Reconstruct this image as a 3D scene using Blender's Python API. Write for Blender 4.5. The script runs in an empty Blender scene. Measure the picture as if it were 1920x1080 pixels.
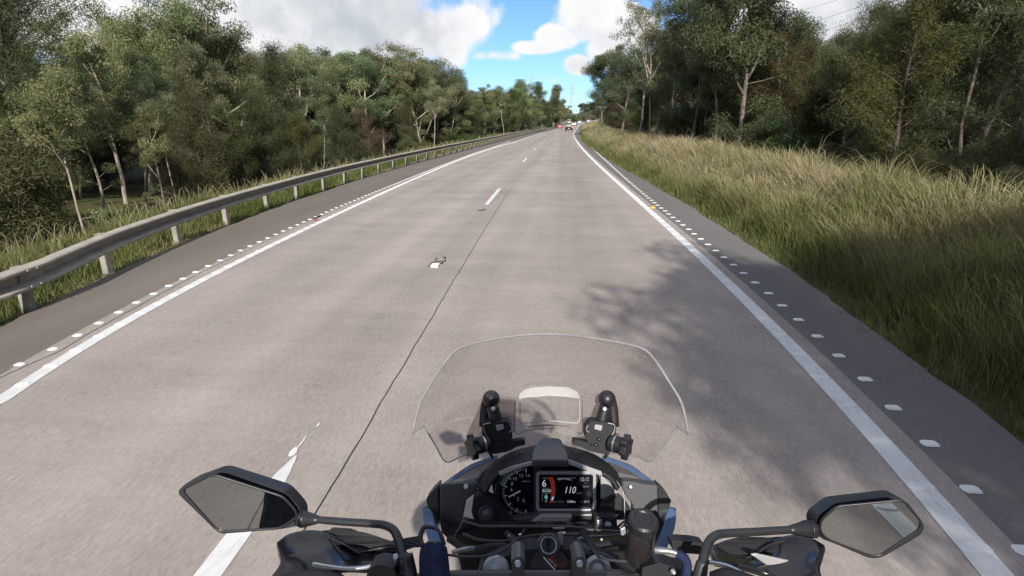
import bpy, bmesh, math, random
import numpy as np
from mathutils import Vector

# ------------------------------------------------------------------ camera
SC = bpy.context.scene
COL = SC.collection
F = 1000.0                                   # focal length in pixels of a 1920 px wide frame
PITCH = math.atan(.308)
YAW = math.atan(.1 * math.cos(PITCH))
CAMH = 1.85
cp, sp, ct, st = math.cos(PITCH), math.sin(PITCH), math.cos(YAW), math.sin(YAW)
CAM = np.array([0, 0, CAMH])
RV = np.array([ct, st, 0.])
FH = np.array([-st, ct, 0.])
FV = FH * cp + np.array([0, 0, -sp])
UV = FH * sp + np.array([0, 0, cp])
cd = bpy.data.cameras.new('camera')
cam = bpy.data.objects.new('camera', cd)
COL.objects.link(cam)
cam.location = CAM
cam.rotation_euler = (math.radians(90) - PITCH, 0, YAW)
cd.sensor_width = 36
cd.lens = 36 * F / 1920
cd.clip_start = .02
cd.clip_end = 6000
SC.camera = cam


def ray(px, py):
    return FV + (px - 960) / F * RV - (py - 540) / F * UV


def P(px, py, z):
    return CAM + z * ray(px, py)


def G0(px, py):
    d = ray(px, py)
    return (CAM + d * (CAMH / -d[2]))[:2]


# ------------------------------------------------------------------ light, sky, exposure
LD = np.array([-.17, 1.65, -1.0])             # direction in which the sunlight travels
LD = LD / np.linalg.norm(LD)
SUN_EL = math.asin(-LD[2])
SUN_AZ = math.atan2(-LD[0], -LD[1])
sl = bpy.data.lights.new('sun', 'SUN')
sl.energy = 5.0
sl.angle = math.radians(.55)
sl.color = (1, .95, .87)
so = bpy.data.objects.new('sun', sl)
COL.objects.link(so)
so.rotation_euler = Vector(LD).to_track_quat('-Z', 'Y').to_euler()
so.location = (20, -40, 60)

SC.view_settings.view_transform = 'Standard'
SC.view_settings.look = 'None'
SC.view_settings.exposure = .50
SC.view_settings.gamma = 1
SC.render.engine = 'CYCLES'
SC.cycles.use_denoising = True
SC.cycles.max_bounces = 8
SC.cycles.transparent_max_bounces = 16
SC.cycles.caustics_reflective = False
SC.cycles.caustics_refractive = False


def N(nt, kind, ins=None, **props):
    n = nt.nodes.new(kind)
    for k, v in props.items():
        setattr(n, k, v)
    for k, v in (ins or {}).items():
        s = n.inputs[k]
        if hasattr(v, 'links'):
            nt.links.new(v, s)
        else:
            s.default_value = v
    return n


def M_(nt, op, a, b=0., c=0., clamp=False):
    n = N(nt, 'ShaderNodeMath', {0: a, 1: b, 2: c}, operation=op)
    n.use_clamp = clamp
    return n.outputs[0]


def RAMP(nt, fac, stops, interp='LINEAR'):
    n = N(nt, 'ShaderNodeValToRGB', {0: fac})
    cr = n.color_ramp
    cr.interpolation = interp
    while len(cr.elements) < len(stops):
        cr.elements.new(.5)
    for e, (p, c) in zip(cr.elements, stops):
        e.position = p
        e.color = (*c, 1) if len(c) == 3 else c
    return n.outputs[0]


def MIX(nt, f, a, b, mode='MIX'):
    n = nt.nodes.new('ShaderNodeMix')
    n.data_type = 'RGBA'
    n.blend_type = mode
    for s, v in ((n.inputs[0], f), (n.inputs[6], a), (n.inputs[7], b)):
        if hasattr(v, 'links'):
            nt.links.new(v, s)
        else:
            s.default_value = v if not isinstance(v, tuple) or len(v) == 4 else (*v, 1)
    return n.outputs[2]


def sky():
    w = bpy.data.worlds.new('World')
    SC.world = w
    w.use_nodes = True
    nt = w.node_tree
    nt.nodes.clear()
    out = nt.nodes.new('ShaderNodeOutputWorld')
    s = N(nt, 'ShaderNodeTexSky', sky_type='NISHITA', sun_disc=False)
    s.sun_elevation = SUN_EL
    s.sun_rotation = SUN_AZ
    s.air_density = 1.0
    s.dust_density = .3
    s.ozone_density = 2.2
    s.altitude = 50
    bs = N(nt, 'ShaderNodeBackground', {0: MIX(nt, 1., s.outputs[0], (.46, .63, .92), 'MULTIPLY'), 1: .125})
    tc = nt.nodes.new('ShaderNodeTexCoord').outputs['Generated']
    sep = N(nt, 'ShaderNodeSeparateXYZ', {0: tc})
    az = M_(nt, 'ARCTAN2', sep.outputs[0], sep.outputs[1])
    el = M_(nt, 'ARCSINE', sep.outputs[2])
    n1 = N(nt, 'ShaderNodeTexNoise', {'Vector': tc, 'Scale': 9., 'Detail': 9., 'Roughness': .55, 'Distortion': .0}).outputs[0]
    up = N(nt, 'ShaderNodeVectorMath', {0: tc, 1: (.012, -.004, .022)}, operation='ADD').outputs[0]
    n1u = N(nt, 'ShaderNodeTexNoise', {'Vector': up, 'Scale': 9., 'Detail': 9., 'Roughness': .55, 'Distortion': .0}).outputs[0]
    n2 = N(nt, 'ShaderNodeTexNoise', {'Vector': tc, 'Scale': 3.1, 'Detail': 5., 'Roughness': .5}).outputs[0]
    n3 = N(nt, 'ShaderNodeTexVoronoi', {'Vector': tc, 'Scale': 15., 'Detail': 2.}, feature='SMOOTH_F1').outputs[0]
    # banks of cumulus: azimuth and elevation in degrees, half widths, weight
    blobs = []
    for px, py, rx, ry, wt in CLOUDS:
        d = ray(px, py)
        d = d / np.linalg.norm(d)
        blobs.append((math.atan2(d[0], d[1]), math.asin(d[2]), rx / F, ry / F, wt))
    fld = None
    for a0, e0, ra, re, wt in blobs:
        u = M_(nt, 'MULTIPLY', M_(nt, 'SUBTRACT', az, a0), 1 / ra)
        v = M_(nt, 'MULTIPLY', M_(nt, 'SUBTRACT', el, e0), 1 / re)
        q = M_(nt, 'ADD', M_(nt, 'MULTIPLY', u, u), M_(nt, 'MULTIPLY', v, v))
        t = M_(nt, 'MULTIPLY', M_(nt, 'SUBTRACT', 1., q, clamp=False), wt)
        fld = t if fld is None else M_(nt, 'SMOOTH_MAX', fld, t, .15)
    # unseen sky outside the banks: dense random cloud added as neutral fill light
    far = M_(nt, 'MULTIPLY', M_(nt, 'SUBTRACT', n2, .37), 5.)
    wide = M_(nt, 'GREATER_THAN', M_(nt, 'ABSOLUTE', M_(nt, 'ADD', az, .1)), .95)
    high = M_(nt, 'GREATER_THAN', el, .42)
    m = M_(nt, 'MAXIMUM', wide, high)
    fld = M_(nt, 'ADD', M_(nt, 'MULTIPLY', far, m), M_(nt, 'MULTIPLY', fld, M_(nt, 'SUBTRACT', 1., m)))
    fld = M_(nt, 'MAXIMUM', fld, -1.2)
    f2 = M_(nt, 'ADD', fld, M_(nt, 'MULTIPLY', M_(nt, 'SUBTRACT', n1, .5), 2.6))
    f2 = M_(nt, 'ADD', f2, M_(nt, 'MULTIPLY', M_(nt, 'SUBTRACT', .4, n3), .9))
    mask = N(nt, 'ShaderNodeMapRange', {0: f2, 1: -.05, 2: .55}, interpolation_type='SMOOTHSTEP').outputs[0]
    thick = M_(nt, 'ADD', M_(nt, 'MULTIPLY', fld, .24), M_(nt, 'MULTIPLY', M_(nt, 'SUBTRACT', n2, .5), 2.1))
    thick = M_(nt, 'ADD', thick, M_(nt, 'MULTIPLY', M_(nt, 'SUBTRACT', n1u, n1), 1.9))
    ccol = RAMP(nt, thick, [(0., (1.0, 1.0, 1.0)), (.20, (.95, .96, .97)), (.42, (.87, .885, .91)), (.66, (.72, .75, .79)), (1., (.58, .62, .68))])
    bc = N(nt, 'ShaderNodeBackground', {0: ccol, 1: .70})
    mx = N(nt, 'ShaderNodeMixShader', {0: mask, 1: bs.outputs[0], 2: bc.outputs[0]})
    nt.links.new(mx.outputs[0], out.inputs[0])


CLOUDS = [(600, 20, 300, 110, 1.7), (330, 60, 300, 110, 1.2), (760, 50, 130, 70, 1.5), (855, 40, 70, 40, 1.1), (830, 85, 55, 50, 1.0), (95, 40, 60, 60, .7),
          (560, 110, 170, 60, 1.2), (780, 110, 90, 35, .9), (1100, 22, 62, 58, 1.3), (1050, 70, 52, 26, 1.1), (1005, 90, 52, 15, 1.0), (935, 106, 52, 13, .8), (1150, 95, 60, 36, 1.3),
          (1035, 150, 30, 10, .6), (1082, 122, 34, 22, 1.4), (1170, 60, 60, 50, 1.3), (1530, 30, 160, 120, 1.8), (1350, 100, 120, 60, 1.2), (1800, 60, 200, 120, 1.5)]

sky()


# ------------------------------------------------------------------ mesh helpers
def smooth_mesh(me):
    me.polygons.foreach_set('use_smooth', np.ones(len(me.polygons), bool))


class B:
    """collects verts and faces, then links them as one mesh object"""
    def __init__(s):
        s.v, s.f = [], []

    def add(s, verts, faces):
        o = len(s.v)
        s.v += [tuple(map(float, q)) for q in verts]
        s.f += [tuple(i + o for i in fc) for fc in faces]
        return s

    def box(s, c, h, ax=None):
        c = np.array(c, float)
        ax = np.eye(3) if ax is None else np.array(ax)
        vs = [c + sx * h[0] * ax[0] + sy * h[1] * ax[1] + sz * h[2] * ax[2] for sx in (-1, 1) for sy in (-1, 1) for sz in (-1, 1)]
        return s.add(vs, [(0, 1, 3, 2), (4, 6, 7, 5), (0, 4, 5, 1), (2, 3, 7, 6), (0, 2, 6, 4), (1, 5, 7, 3)])

    def tube(s, pts, rad, n=10, cap=True):
        pts = [np.array(p, float) for p in pts]
        k = len(pts)
        rad = [rad] * k if np.isscalar(rad) else rad
        ref = None
        rings = []
        for i in range(k):
            t = pts[min(i + 1, k - 1)] - pts[max(i - 1, 0)]
            t = t / (np.linalg.norm(t) + 1e-12)
            if ref is None:
                ref = np.cross(t, [0.13, .27, .95])
                if np.linalg.norm(ref) < .1:
                    ref = np.cross(t, [1, 0, 0])
            ref = ref - t * ref.dot(t)
            ref /= np.linalg.norm(ref) + 1e-12
            b = np.cross(t, ref)
            rings.append([pts[i] + rad[i] * (math.cos(a) * ref + math.sin(a) * b) for a in np.linspace(0, 2 * math.pi, n, endpoint=False)])
        vs = [q for r in rings for q in r]
        fs = [(i * n + j, i * n + (j + 1) % n, (i + 1) * n + (j + 1) % n, (i + 1) * n + j) for i in range(k - 1) for j in range(n)]
        if cap:
            fs += [tuple(range(n - 1, -1, -1)), tuple((k - 1) * n + j for j in range(n))]
        return s.add(vs, fs)

    def cyl(s, a, b, r, n=20, r2=None):
        return s.tube([a, b], [r, r if r2 is None else r2], n)

    def lathe(s, c, axis, prof, n=24, cap=True):
        """prof: (distance along axis, radius)"""
        c, axis = np.array(c, float), np.array(axis, float)
        axis /= np.linalg.norm(axis)
        return s.tube_rings([c + axis * d for d, _ in prof], [r for _, r in prof], axis, n, cap)

    def tube_rings(s, cs, rs, axis, n, cap=True):
        ref = np.cross(axis, [.1, .9, .3])
        ref /= np.linalg.norm(ref)
        b = np.cross(axis, ref)
        vs = [c + r * (math.cos(a) * ref + math.sin(a) * b) for c, r in zip(cs, rs) for a in np.linspace(0, 2 * math.pi, n, endpoint=False)]
        k = len(cs)
        fs = [(i * n + j, i * n + (j + 1) % n, (i + 1) * n + (j + 1) % n, (i + 1) * n + j) for i in range(k - 1) for j in range(n)]
        if cap:
            fs += [tuple(range(n - 1, -1, -1)), tuple((k - 1) * n + j for j in range(n))]
        return s.add(vs, fs)

    def build(s, name, m, parent=None, base=(0, 0, 0), smooth=False, bevel=0, solid=0, sub=0, off=0):
        me = bpy.data.meshes.new(name)
        b = np.array(base)
        me.from_pydata([tuple(np.array(q) - b) for q in s.v], [], s.f)
        me.update()
        o = bpy.data.objects.new(name, me)
        COL.objects.link(o)
        if m:
            me.materials.append(m)
        if parent is not None:
            o.parent = parent
        if smooth:
            smooth_mesh(me)
        if sub:
            md = o.modifiers.new('sub', 'SUBSURF')
            md.levels = md.render_levels = sub
        if solid:
            md = o.modifiers.new('solid', 'SOLIDIFY')
            md.thickness = solid
            md.offset = off
        if bevel:
            md = o.modifiers.new('bevel', 'BEVEL')
            md.width = bevel
            md.segments = 2
            md.limit_method = 'ANGLE'
            md.angle_limit = math.radians(35)
        return o


def crom(pts, n=8):
    """Catmull-Rom through the points"""
    p = [np.array(q, float) for q in pts]
    p = [2 * p[0] - p[1]] + p + [2 * p[-1] - p[-2]]
    out = []
    for i in range(1, len(p) - 2):
        for t in np.linspace(0, 1, n, endpoint=False):
            a, b, c, d = p[i - 1:i + 3]
            out.append(.5 * (2 * b + (c - a) * t + (2 * a - 5 * b + 4 * c - d) * t * t + (3 * b - a - 3 * c + d) * t ** 3))
    out.append(p[-2])
    return out


def tag(o, label=None, cat=None, group=None, kind=None):
    for k, v in (('label', label), ('category', cat), ('group', group), ('kind', kind)):
        if v:
            o[k] = v
    return o


def empty(name, loc, rz=0.):
    o = bpy.data.objects.new(name, None)
    o.empty_display_size = .3
    COL.objects.link(o)
    o.location = loc
    o.rotation_euler = (0, 0, rz)
    return o


def copy_tree(o, parent=None):
    c = o.copy()
    COL.objects.link(c)
    c.parent = parent
    for ch in list(o.children):
        copy_tree(ch, c)
    return c


def np_mesh(name, verts, faces_n, idx, mat, attrs=None, smooth=False):
    """fast mesh: idx flat loop array, faces_n = verts per face (constant)"""
    me = bpy.data.meshes.new(name)
    nv, nl = len(verts), len(idx)
    nf = nl // faces_n
    me.vertices.add(nv)
    me.loops.add(nl)
    me.polygons.add(nf)
    me.vertices.foreach_set('co', np.asarray(verts, np.float32).ravel())
    me.loops.foreach_set('vertex_index', np.asarray(idx, np.int32))
    me.polygons.foreach_set('loop_start', np.arange(0, nl, faces_n, dtype=np.int32))
    me.polygons.foreach_set('loop_total', np.full(nf, faces_n, np.int32))
    me.update(calc_edges=True)
    for k, v in (attrs or {}).items():
        a = me.attributes.new(k, 'FLOAT', 'POINT')
        a.data.foreach_set('value', np.asarray(v, np.float32))
    if smooth:
        smooth_mesh(me)
    me.materials.append(mat)
    return me


# ------------------------------------------------------------------ materials
def mat(name, col, rough=.6, metal=0., spec=.5, noise=0., nscale=20., bump=0., coat=0.):
    m = bpy.data.materials.new(name)
    m.use_nodes = True
    nt = m.node_tree
    p = nt.nodes['Principled BSDF']
    p.inputs['Roughness'].default_value = rough
    p.inputs['Metallic'].default_value = metal
    p.inputs['Specular IOR Level'].default_value = spec
    p.inputs['Coat Weight'].default_value = coat
    tc = nt.nodes.new('ShaderNodeTexCoord').outputs['Object']
    nz = N(nt, 'ShaderNodeTexNoise', {'Vector': tc, 'Scale': nscale, 'Detail': 6., 'Roughness': .6}).outputs[0]
    a, b = [tuple(min(1, c * k) for c in col) for k in (1 - noise, 1 + noise)]
    nt.links.new(RAMP(nt, nz, [(.3, a), (.7, b)]), p.inputs['Base Color'])
    if bump:
        bp = N(nt, 'ShaderNodeBump', {'Height': nz, 'Strength': bump, 'Distance': .01})
        nt.links.new(bp.outputs[0], p.inputs['Normal'])
    return m


def emis(name, col, s):
    m = bpy.data.materials.new(name)
    m.use_nodes = True
    nt = m.node_tree
    nt.nodes.clear()
    o = nt.nodes.new('ShaderNodeOutputMaterial')
    e = N(nt, 'ShaderNodeEmission', {0: (*col, 1), 1: s})
    nt.links.new(e.outputs[0], o.inputs[0])
    return m


def clear(name, tint, haze=(.5, .5, .5), hz=.05, rough=.03):
    """thin clear plastic: tinted transparency, a little milky scatter, fresnel gloss"""
    m = bpy.data.materials.new(name)
    m.use_nodes = True
    nt = m.node_tree
    nt.nodes.clear()
    o = nt.nodes.new('ShaderNodeOutputMaterial')
    tr = N(nt, 'ShaderNodeBsdfTransparent', {0: (*tint, 1)})
    df = N(nt, 'ShaderNodeBsdfDiffuse', {0: (*haze, 1)})
    gl = N(nt, 'ShaderNodeBsdfGlossy', {0: (1, 1, 1, 1), 'Roughness': rough})
    tc = nt.nodes.new('ShaderNodeTexCoord').outputs['Object']
    nz = N(nt, 'ShaderNodeTexNoise', {'Vector': tc, 'Scale': 9., 'Detail': 7., 'Roughness': .7}).outputs[0]
    m1 = N(nt, 'ShaderNodeMixShader', {0: M_(nt, 'MULTIPLY', nz, 2 * hz), 1: tr.outputs[0], 2: df.outputs[0]})
    fr = N(nt, 'ShaderNodeLayerWeight', {'Blend': .12})
    m2 = N(nt, 'ShaderNodeMixShader', {0: M_(nt, 'MULTIPLY', fr.outputs[0], .8), 1: m1.outputs[0], 2: gl.outputs[0]})
    nt.links.new(m2.outputs[0], o.inputs[0])
    return m


def foliage(name, stops, tr=.35, jitter=.11, trcol=1.25):
    """leaf colour by a per-leaf random number, shifted a little per tree"""
    m = bpy.data.materials.new(name)
    m.use_nodes = True
    nt = m.node_tree
    nt.nodes.clear()
    o = nt.nodes.new('ShaderNodeOutputMaterial')
    at = N(nt, 'ShaderNodeAttribute', attribute_name='rnd').outputs['Fac']
    oi = nt.nodes.new('ShaderNodeObjectInfo').outputs['Random']
    c = RAMP(nt, at, stops)
    hs = N(nt, 'ShaderNodeHueSaturation', {'Hue': M_(nt, 'ADD', .5 - jitter / 2 * .7, M_(nt, 'MULTIPLY', oi, jitter * .7)),
                                           'Saturation': M_(nt, 'ADD', .85, M_(nt, 'MULTIPLY', M_(nt, 'FRACT', M_(nt, 'MULTIPLY', oi, 7.3)), .3)),
                                           'Value': M_(nt, 'ADD', .72, M_(nt, 'MULTIPLY', M_(nt, 'FRACT', M_(nt, 'MULTIPLY', oi, 13.7)), .60)), 'Color': c}).outputs[0]
    d = N(nt, 'ShaderNodeBsdfPrincipled', {'Base Color': hs, 'Roughness': .55, 'Specular IOR Level': .3})
    t = N(nt, 'ShaderNodeBsdfTranslucent', {0: MIX(nt, 1., hs, (trcol, trcol * 1.05, trcol * .7), 'MULTIPLY')})
    mx = N(nt, 'ShaderNodeMixShader', {0: tr, 1: d.outputs[0], 2: t.outputs[0]})
    nt.links.new(mx.outputs[0], o.inputs[0])
    return m


def bark(name, a, b, scale=6.):
    m = bpy.data.materials.new(name)
    m.use_nodes = True
    nt = m.node_tree
    p = nt.nodes['Principled BSDF']
    p.inputs['Roughness'].default_value = .9
    p.inputs['Specular IOR Level'].default_value = .1
    tc = nt.nodes.new('ShaderNodeTexCoord').outputs['Object']
    mp = N(nt, 'ShaderNodeMapping', {0: tc, 3: (1, 1, .22)})
    nz = N(nt, 'ShaderNodeTexNoise', {'Vector': mp.outputs[0], 'Scale': scale, 'Detail': 6., 'Roughness': .65}).outputs[0]
    nt.links.new(RAMP(nt, nz, [(.3, a), (.68, b)]), p.inputs['Base Color'])
    bp = N(nt, 'ShaderNodeBump', {'Height': nz, 'Strength': .5, 'Distance': .03})
    nt.links.new(bp.outputs[0], p.inputs['Normal'])
    return m


M = {}
M['leaf_gum'] = foliage('gum leaves', [(0, (.078, .096, .044)), (.45, (.155, .178, .083)), (.8, (.225, .235, .128)), (1, (.32, .295, .19))])
M['leaf_gum_pale'] = foliage('pale gum leaves', [(0, (.085, .105, .05)), (.5, (.14, .155, .08)), (.85, (.22, .20, .12)), (1, (.30, .25, .16))])
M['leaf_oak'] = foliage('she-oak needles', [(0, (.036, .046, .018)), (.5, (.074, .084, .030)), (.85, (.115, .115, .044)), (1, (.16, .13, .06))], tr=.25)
M['leaf_oak_brown'] = foliage('browned needles', [(0, (.055, .042, .025)), (.5, (.11, .078, .045)), (.85, (.14, .105, .055)), (1, (.085, .10, .04))], tr=.25)
M['leaf_gum_shaded'] = foliage('shaded gum leaves', [(0, (.046, .060, .028)), (.45, (.088, .108, .050)), (.8, (.135, .150, .074)), (1, (.21, .20, .12))])  # gum leaves darkened to paint in the shade of the right wood
M['leaf_shrub'] = foliage('shrub leaves', [(0, (.025, .040, .014)), (.5, (.050, .072, .022)), (1, (.10, .12, .04))])
M['bark_pale'] = bark('pale gum bark', (.16, .13, .10), (.42, .37, .31))
M['bark_mid'] = bark('grey brown bark', (.07, .058, .048), (.22, .185, .155))
M['bark_dark'] = bark('dark rough bark', (.045, .036, .03), (.15, .12, .10))


def grass_mat(name, dry):
    m = bpy.data.materials.new(name)
    m.use_nodes = True
    nt = m.node_tree
    nt.nodes.clear()
    o = nt.nodes.new('ShaderNodeOutputMaterial')
    h = N(nt, 'ShaderNodeAttribute', attribute_name='hgt').outputs['Fac']
    c = N(nt, 'ShaderNodeAttribute', attribute_name='rnd').outputs['Fac']
    green = RAMP(nt, c, [(0, (.066, .094, .026)), (.5, (.14, .168, .054)), (1, (.24, .23, .10))])
    straw = RAMP(nt, c, [(0, (.095, .115, .04)), (.4, (.19, .185, .08)), (.75, (.32, .285, .155)), (1, (.44, .38, .26))])
    f = N(nt, 'ShaderNodeMapRange', {0: M_(nt, 'ADD', M_(nt, 'MULTIPLY', h, .6), M_(nt, 'MULTIPLY', c, .9)), 1: .55 - dry, 2: 1.35 - dry}).outputs[0]
    k = MIX(nt, f, green, straw)
    d = N(nt, 'ShaderNodeBsdfDiffuse', {0: k})
    t = N(nt, 'ShaderNodeBsdfTranslucent', {0: k})
    mx = N(nt, 'ShaderNodeMixShader', {0: .35, 1: d.outputs[0], 2: t.outputs[0]})
    nt.links.new(mx.outputs[0], o.inputs[0])
    return m


M['grass'] = grass_mat('long verge grass', .12)
M['grass_left'] = grass_mat('verge grass by the rail', .05)


def concrete(name, lo, hi, tine=1.0, bands=1.0, warm=(.02, .0, -.01)):
    """pavement: fine aggregate, lengthwise tining and wheel tracks, pale crosswise laitance"""
    m = bpy.data.materials.new(name)
    m.use_nodes = True
    nt = m.node_tree
    p = nt.nodes['Principled BSDF']
    p.inputs['Roughness'].default_value = .88
    p.inputs['Specular IOR Level'].default_value = .25
    tc = nt.nodes.new('ShaderNodeTexCoord').outputs['Object']

    def nz(scale, sc, det=5., rough=.6):
        mp = N(nt, 'ShaderNodeMapping', {0: tc, 3: scale})
        return N(nt, 'ShaderNodeTexNoise', {'Vector': mp.outputs[0], 'Scale': sc, 'Detail': det, 'Roughness': rough}).outputs[0]
    fine = nz((1, .13, 1), 85., 4., .85)
    grain = nz((1, .6, 1), 38., 4., .8)
    track = nz((1, .010, 1), .95, 3., .55)
    cross = nz((.22, 1, 1), 1.3, 8., .72)
    blot = nz((1, .6, 1), .5, 8., .68)
    s = M_(nt, 'ADD', M_(nt, 'MULTIPLY', fine, .62 * tine), M_(nt, 'MULTIPLY', grain, .36))
    s = M_(nt, 'ADD', s, M_(nt, 'MULTIPLY', track, .50))
    s = M_(nt, 'ADD', s, M_(nt, 'MULTIPLY', cross, .34 * bands))
    s = M_(nt, 'ADD', s, M_(nt, 'MULTIPLY', blot, .40))
    tot = (.62 * tine + .36 + .50 + .34 * bands + .40) * .5
    c = RAMP(nt, M_(nt, 'ADD', M_(nt, 'SUBTRACT', s, tot), .5), [(.28, lo), (.5, tuple((a + b) / 2 for a, b in zip(lo, hi))), (.72, hi)])
    # dark pits and oil spots
    sp_ = nz((1, .6, 1), 9., 3., .5)
    c = MIX(nt, M_(nt, 'MULTIPLY', N(nt, 'ShaderNodeMapRange', {0: sp_, 1: .70, 2: .78}).outputs[0], .35), c, (.09, .08, .075))
    nt.links.new(c, p.inputs['Base Color'])
    bp = N(nt, 'ShaderNodeBump', {'Height': grain, 'Strength': .25, 'Distance': .004})
    nt.links.new(bp.outputs[0], p.inputs['Normal'])
    return m


M['road'] = concrete('worn concrete pavement', (.170, .145, .128), (.378, .331, .298))
M['shoulder_l'] = concrete('brown sealed shoulder', (.104, .086, .073), (.186, .160, .138), .8, .25)
M['shoulder_r'] = concrete('grey sealed shoulder', (.10, .094, .092), (.175, .163, .158), .8, .25)


def paint(name, base, wear):
    m = bpy.data.materials.new(name)
    m.use_nodes = True
    nt = m.node_tree
    p = nt.nodes['Principled BSDF']
    p.inputs['Roughness'].default_value = .6
    tc = nt.nodes.new('ShaderNodeTexCoord').outputs['Object']
    mp = N(nt, 'ShaderNodeMapping', {0: tc, 3: (1, .25, 1)})
    a = N(nt, 'ShaderNodeTexNoise', {'Vector': mp.outputs[0], 'Scale': 30., 'Detail': 6., 'Roughness': .7}).outputs[0]
    b = N(nt, 'ShaderNodeTexNoise', {'Vector': tc, 'Scale': 2.2, 'Detail': 5., 'Roughness': .6}).outputs[0]
    f = N(nt, 'ShaderNodeMapRange', {0: M_(nt, 'ADD', a, M_(nt, 'MULTIPLY', b, .7)), 1: .80, 2: 1.15}).outputs[0]
    nt.links.new(MIX(nt, M_(nt, 'MULTIPLY', f, wear), base, (.42, .40, .385)), p.inputs['Base Color'])
    return m


M['paint'] = paint('white road paint', (.60, .60, .59), .9)
M['paint_new'] = paint('white raised marker', (.66, .66, .65), .55)
M['joint'] = mat('dark joint sealant', (.035, .03, .028), .8, noise=.4, nscale=8)
M['galv'] = mat('weathered galvanised steel', (.32, .29, .24), .7, .0, noise=.22, nscale=5, bump=.08)
M['galv_dull'] = mat('dull galvanised post', (.25, .235, .205), .8, .0, noise=.25, nscale=7)


def ground_mat():
    m = bpy.data.materials.new('leaf litter and short growth')
    m.use_nodes = True
    nt = m.node_tree
    p = nt.nodes['Principled BSDF']
    p.inputs['Roughness'].default_value = .95
    p.inputs['Specular IOR Level'].default_value = .1
    tc = nt.nodes.new('ShaderNodeTexCoord').outputs['Object']
    a = N(nt, 'ShaderNodeTexNoise', {'Vector': tc, 'Scale': .25, 'Detail': 8., 'Roughness': .65}).outputs[0]
    b = N(nt, 'ShaderNodeTexNoise', {'Vector': tc, 'Scale': 7., 'Detail': 8., 'Roughness': .75}).outputs[0]
    c = RAMP(nt, b, [(.3, (.035, .030, .018)), (.5, (.085, .072, .042)), (.7, (.15, .125, .075))])
    g = RAMP(nt, b, [(.3, (.028, .045, .014)), (.55, (.075, .095, .03)), (.75, (.17, .16, .07))])
    nt.links.new(MIX(nt, N(nt, 'ShaderNodeMapRange', {0: a, 1: .4, 2: .6}).outputs[0], c, g), p.inputs['Base Color'])
    bp = N(nt, 'ShaderNodeBump', {'Height': b, 'Strength': .8, 'Distance': .06})
    nt.links.new(bp.outputs[0], p.inputs['Normal'])
    return m


M['ground'] = ground_mat()


# ------------------------------------------------------------------ alignment of the carriageway (x as a function of y)
def smoothed(xs, ys, lo, hi, step=2., k=8):
    g = np.arange(lo, hi, step)
    v = np.interp(g, xs, ys)
    w = np.hanning(2 * k + 1)
    w /= w.sum()
    vp = np.concatenate([np.full(k, v[0]), v, v[-1] + (v[-1] - v[-2]) * np.arange(1, k + 1)])
    v = np.convolve(vp, w, 'valid')
    return lambda q: np.interp(q, g, v)


FARX = smoothed([0, 65, 112, 150, 203, 225, 280, 340, 400, 500, 700, 1000], [1.3, 1.3, 1.66, 2.8, 4.5, 5.4, 9.3, 14.3, 19.3, 32, 70, 150], 0, 1000)
LIFT = smoothed([-200, 150, 190, 225, 280, 340, 400, 480, 700, 1000, 4000], [0, 0, .1, 1.0, 1.85, 2.3, 3.0, 5.0, 19, 30, 60], -200, 2000, 4., 6)
YB = 100.


def line_fn(pix, deg=4):
    w = np.array([G0(*q) for q in pix])
    c = np.polyfit(np.log(w[:, 1] + 4), w[:, 0], deg)
    y0, y1 = w[:, 1].min(), min(YB, w[:, 1].max())

    def fn(y):
        y = np.asarray(y, float)
        x = np.polyval(c, np.log(np.clip(y, y0, y1) + 4))
        return x + np.where(y > y1, FARX(np.maximum(y, y1)) - FARX(y1), 0)
    return fn


XL = line_fn([(0, 754), (140, 657), (213, 618), (283, 577), (370, 530), (443, 493), (530, 452), (633, 400), (730, 357), (813, 320), (897, 287), (963, 267)])
XLT = line_fn([(96, 658), (136, 634), (175, 612), (212, 592), (248, 573), (281, 555), (312, 539), (340, 524), (367, 511), (391, 499), (415, 488), (438, 477), (458, 467), (562, 420), (810, 318), (890, 287)], 3)
XLE = line_fn([(0, 612), (127, 553), (233, 502), (333, 460), (433, 422), (513, 392), (612, 358), (680, 335), (763, 307), (863, 280), (947, 258)])
XR = line_fn([(1856, 1078), (1796, 1000), (1732, 916), (1675, 847), (1578, 742), (1505, 667), (1440, 609), (1362, 528), (1283, 458), (1177, 358), (1143, 330), (1117, 303), (1093, 280), (1080, 263), (1075, 250)])
XRT = line_fn([(1915, 1038), (1841, 935), (1769, 857), (1703, 790), (1647, 735), (1595, 687), (1551, 648), (1515, 616), (1453, 562), (1404, 521), (1365, 489), (1333, 464), (1307, 443), (1225, 378), (1165, 328)], 3)
XRE = line_fn([(1920, 842), (1836, 773), (1760, 707), (1680, 653), (1618, 600), (1563, 573), (1513, 535), (1467, 498), (1403, 457), (1347, 417), (1280, 380), (1247, 358), (1193, 330), (1150, 307), (1110, 280), (1087, 252)])
XD = line_fn([(398, 1080), (453, 1003), (511, 911), (543, 860), (597, 797), (913, 384), (938, 353), (984, 300), (1003, 280), (1013.5, 270)], 3)
XC = line_fn([(591, 968), (653, 860), (720, 743), (763, 670), (807, 600), (856, 520), (887, 467), (916, 420), (940, 378), (967, 340)], 3)
_pp = [(62, 578), (215, 508), (335, 452), (425, 417), (503, 390), (563, 372), (612, 353), (653, 343), (687, 333), (714, 325), (739, 315), (868, 283)]
XP = line_fn(_pp, 3)


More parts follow.
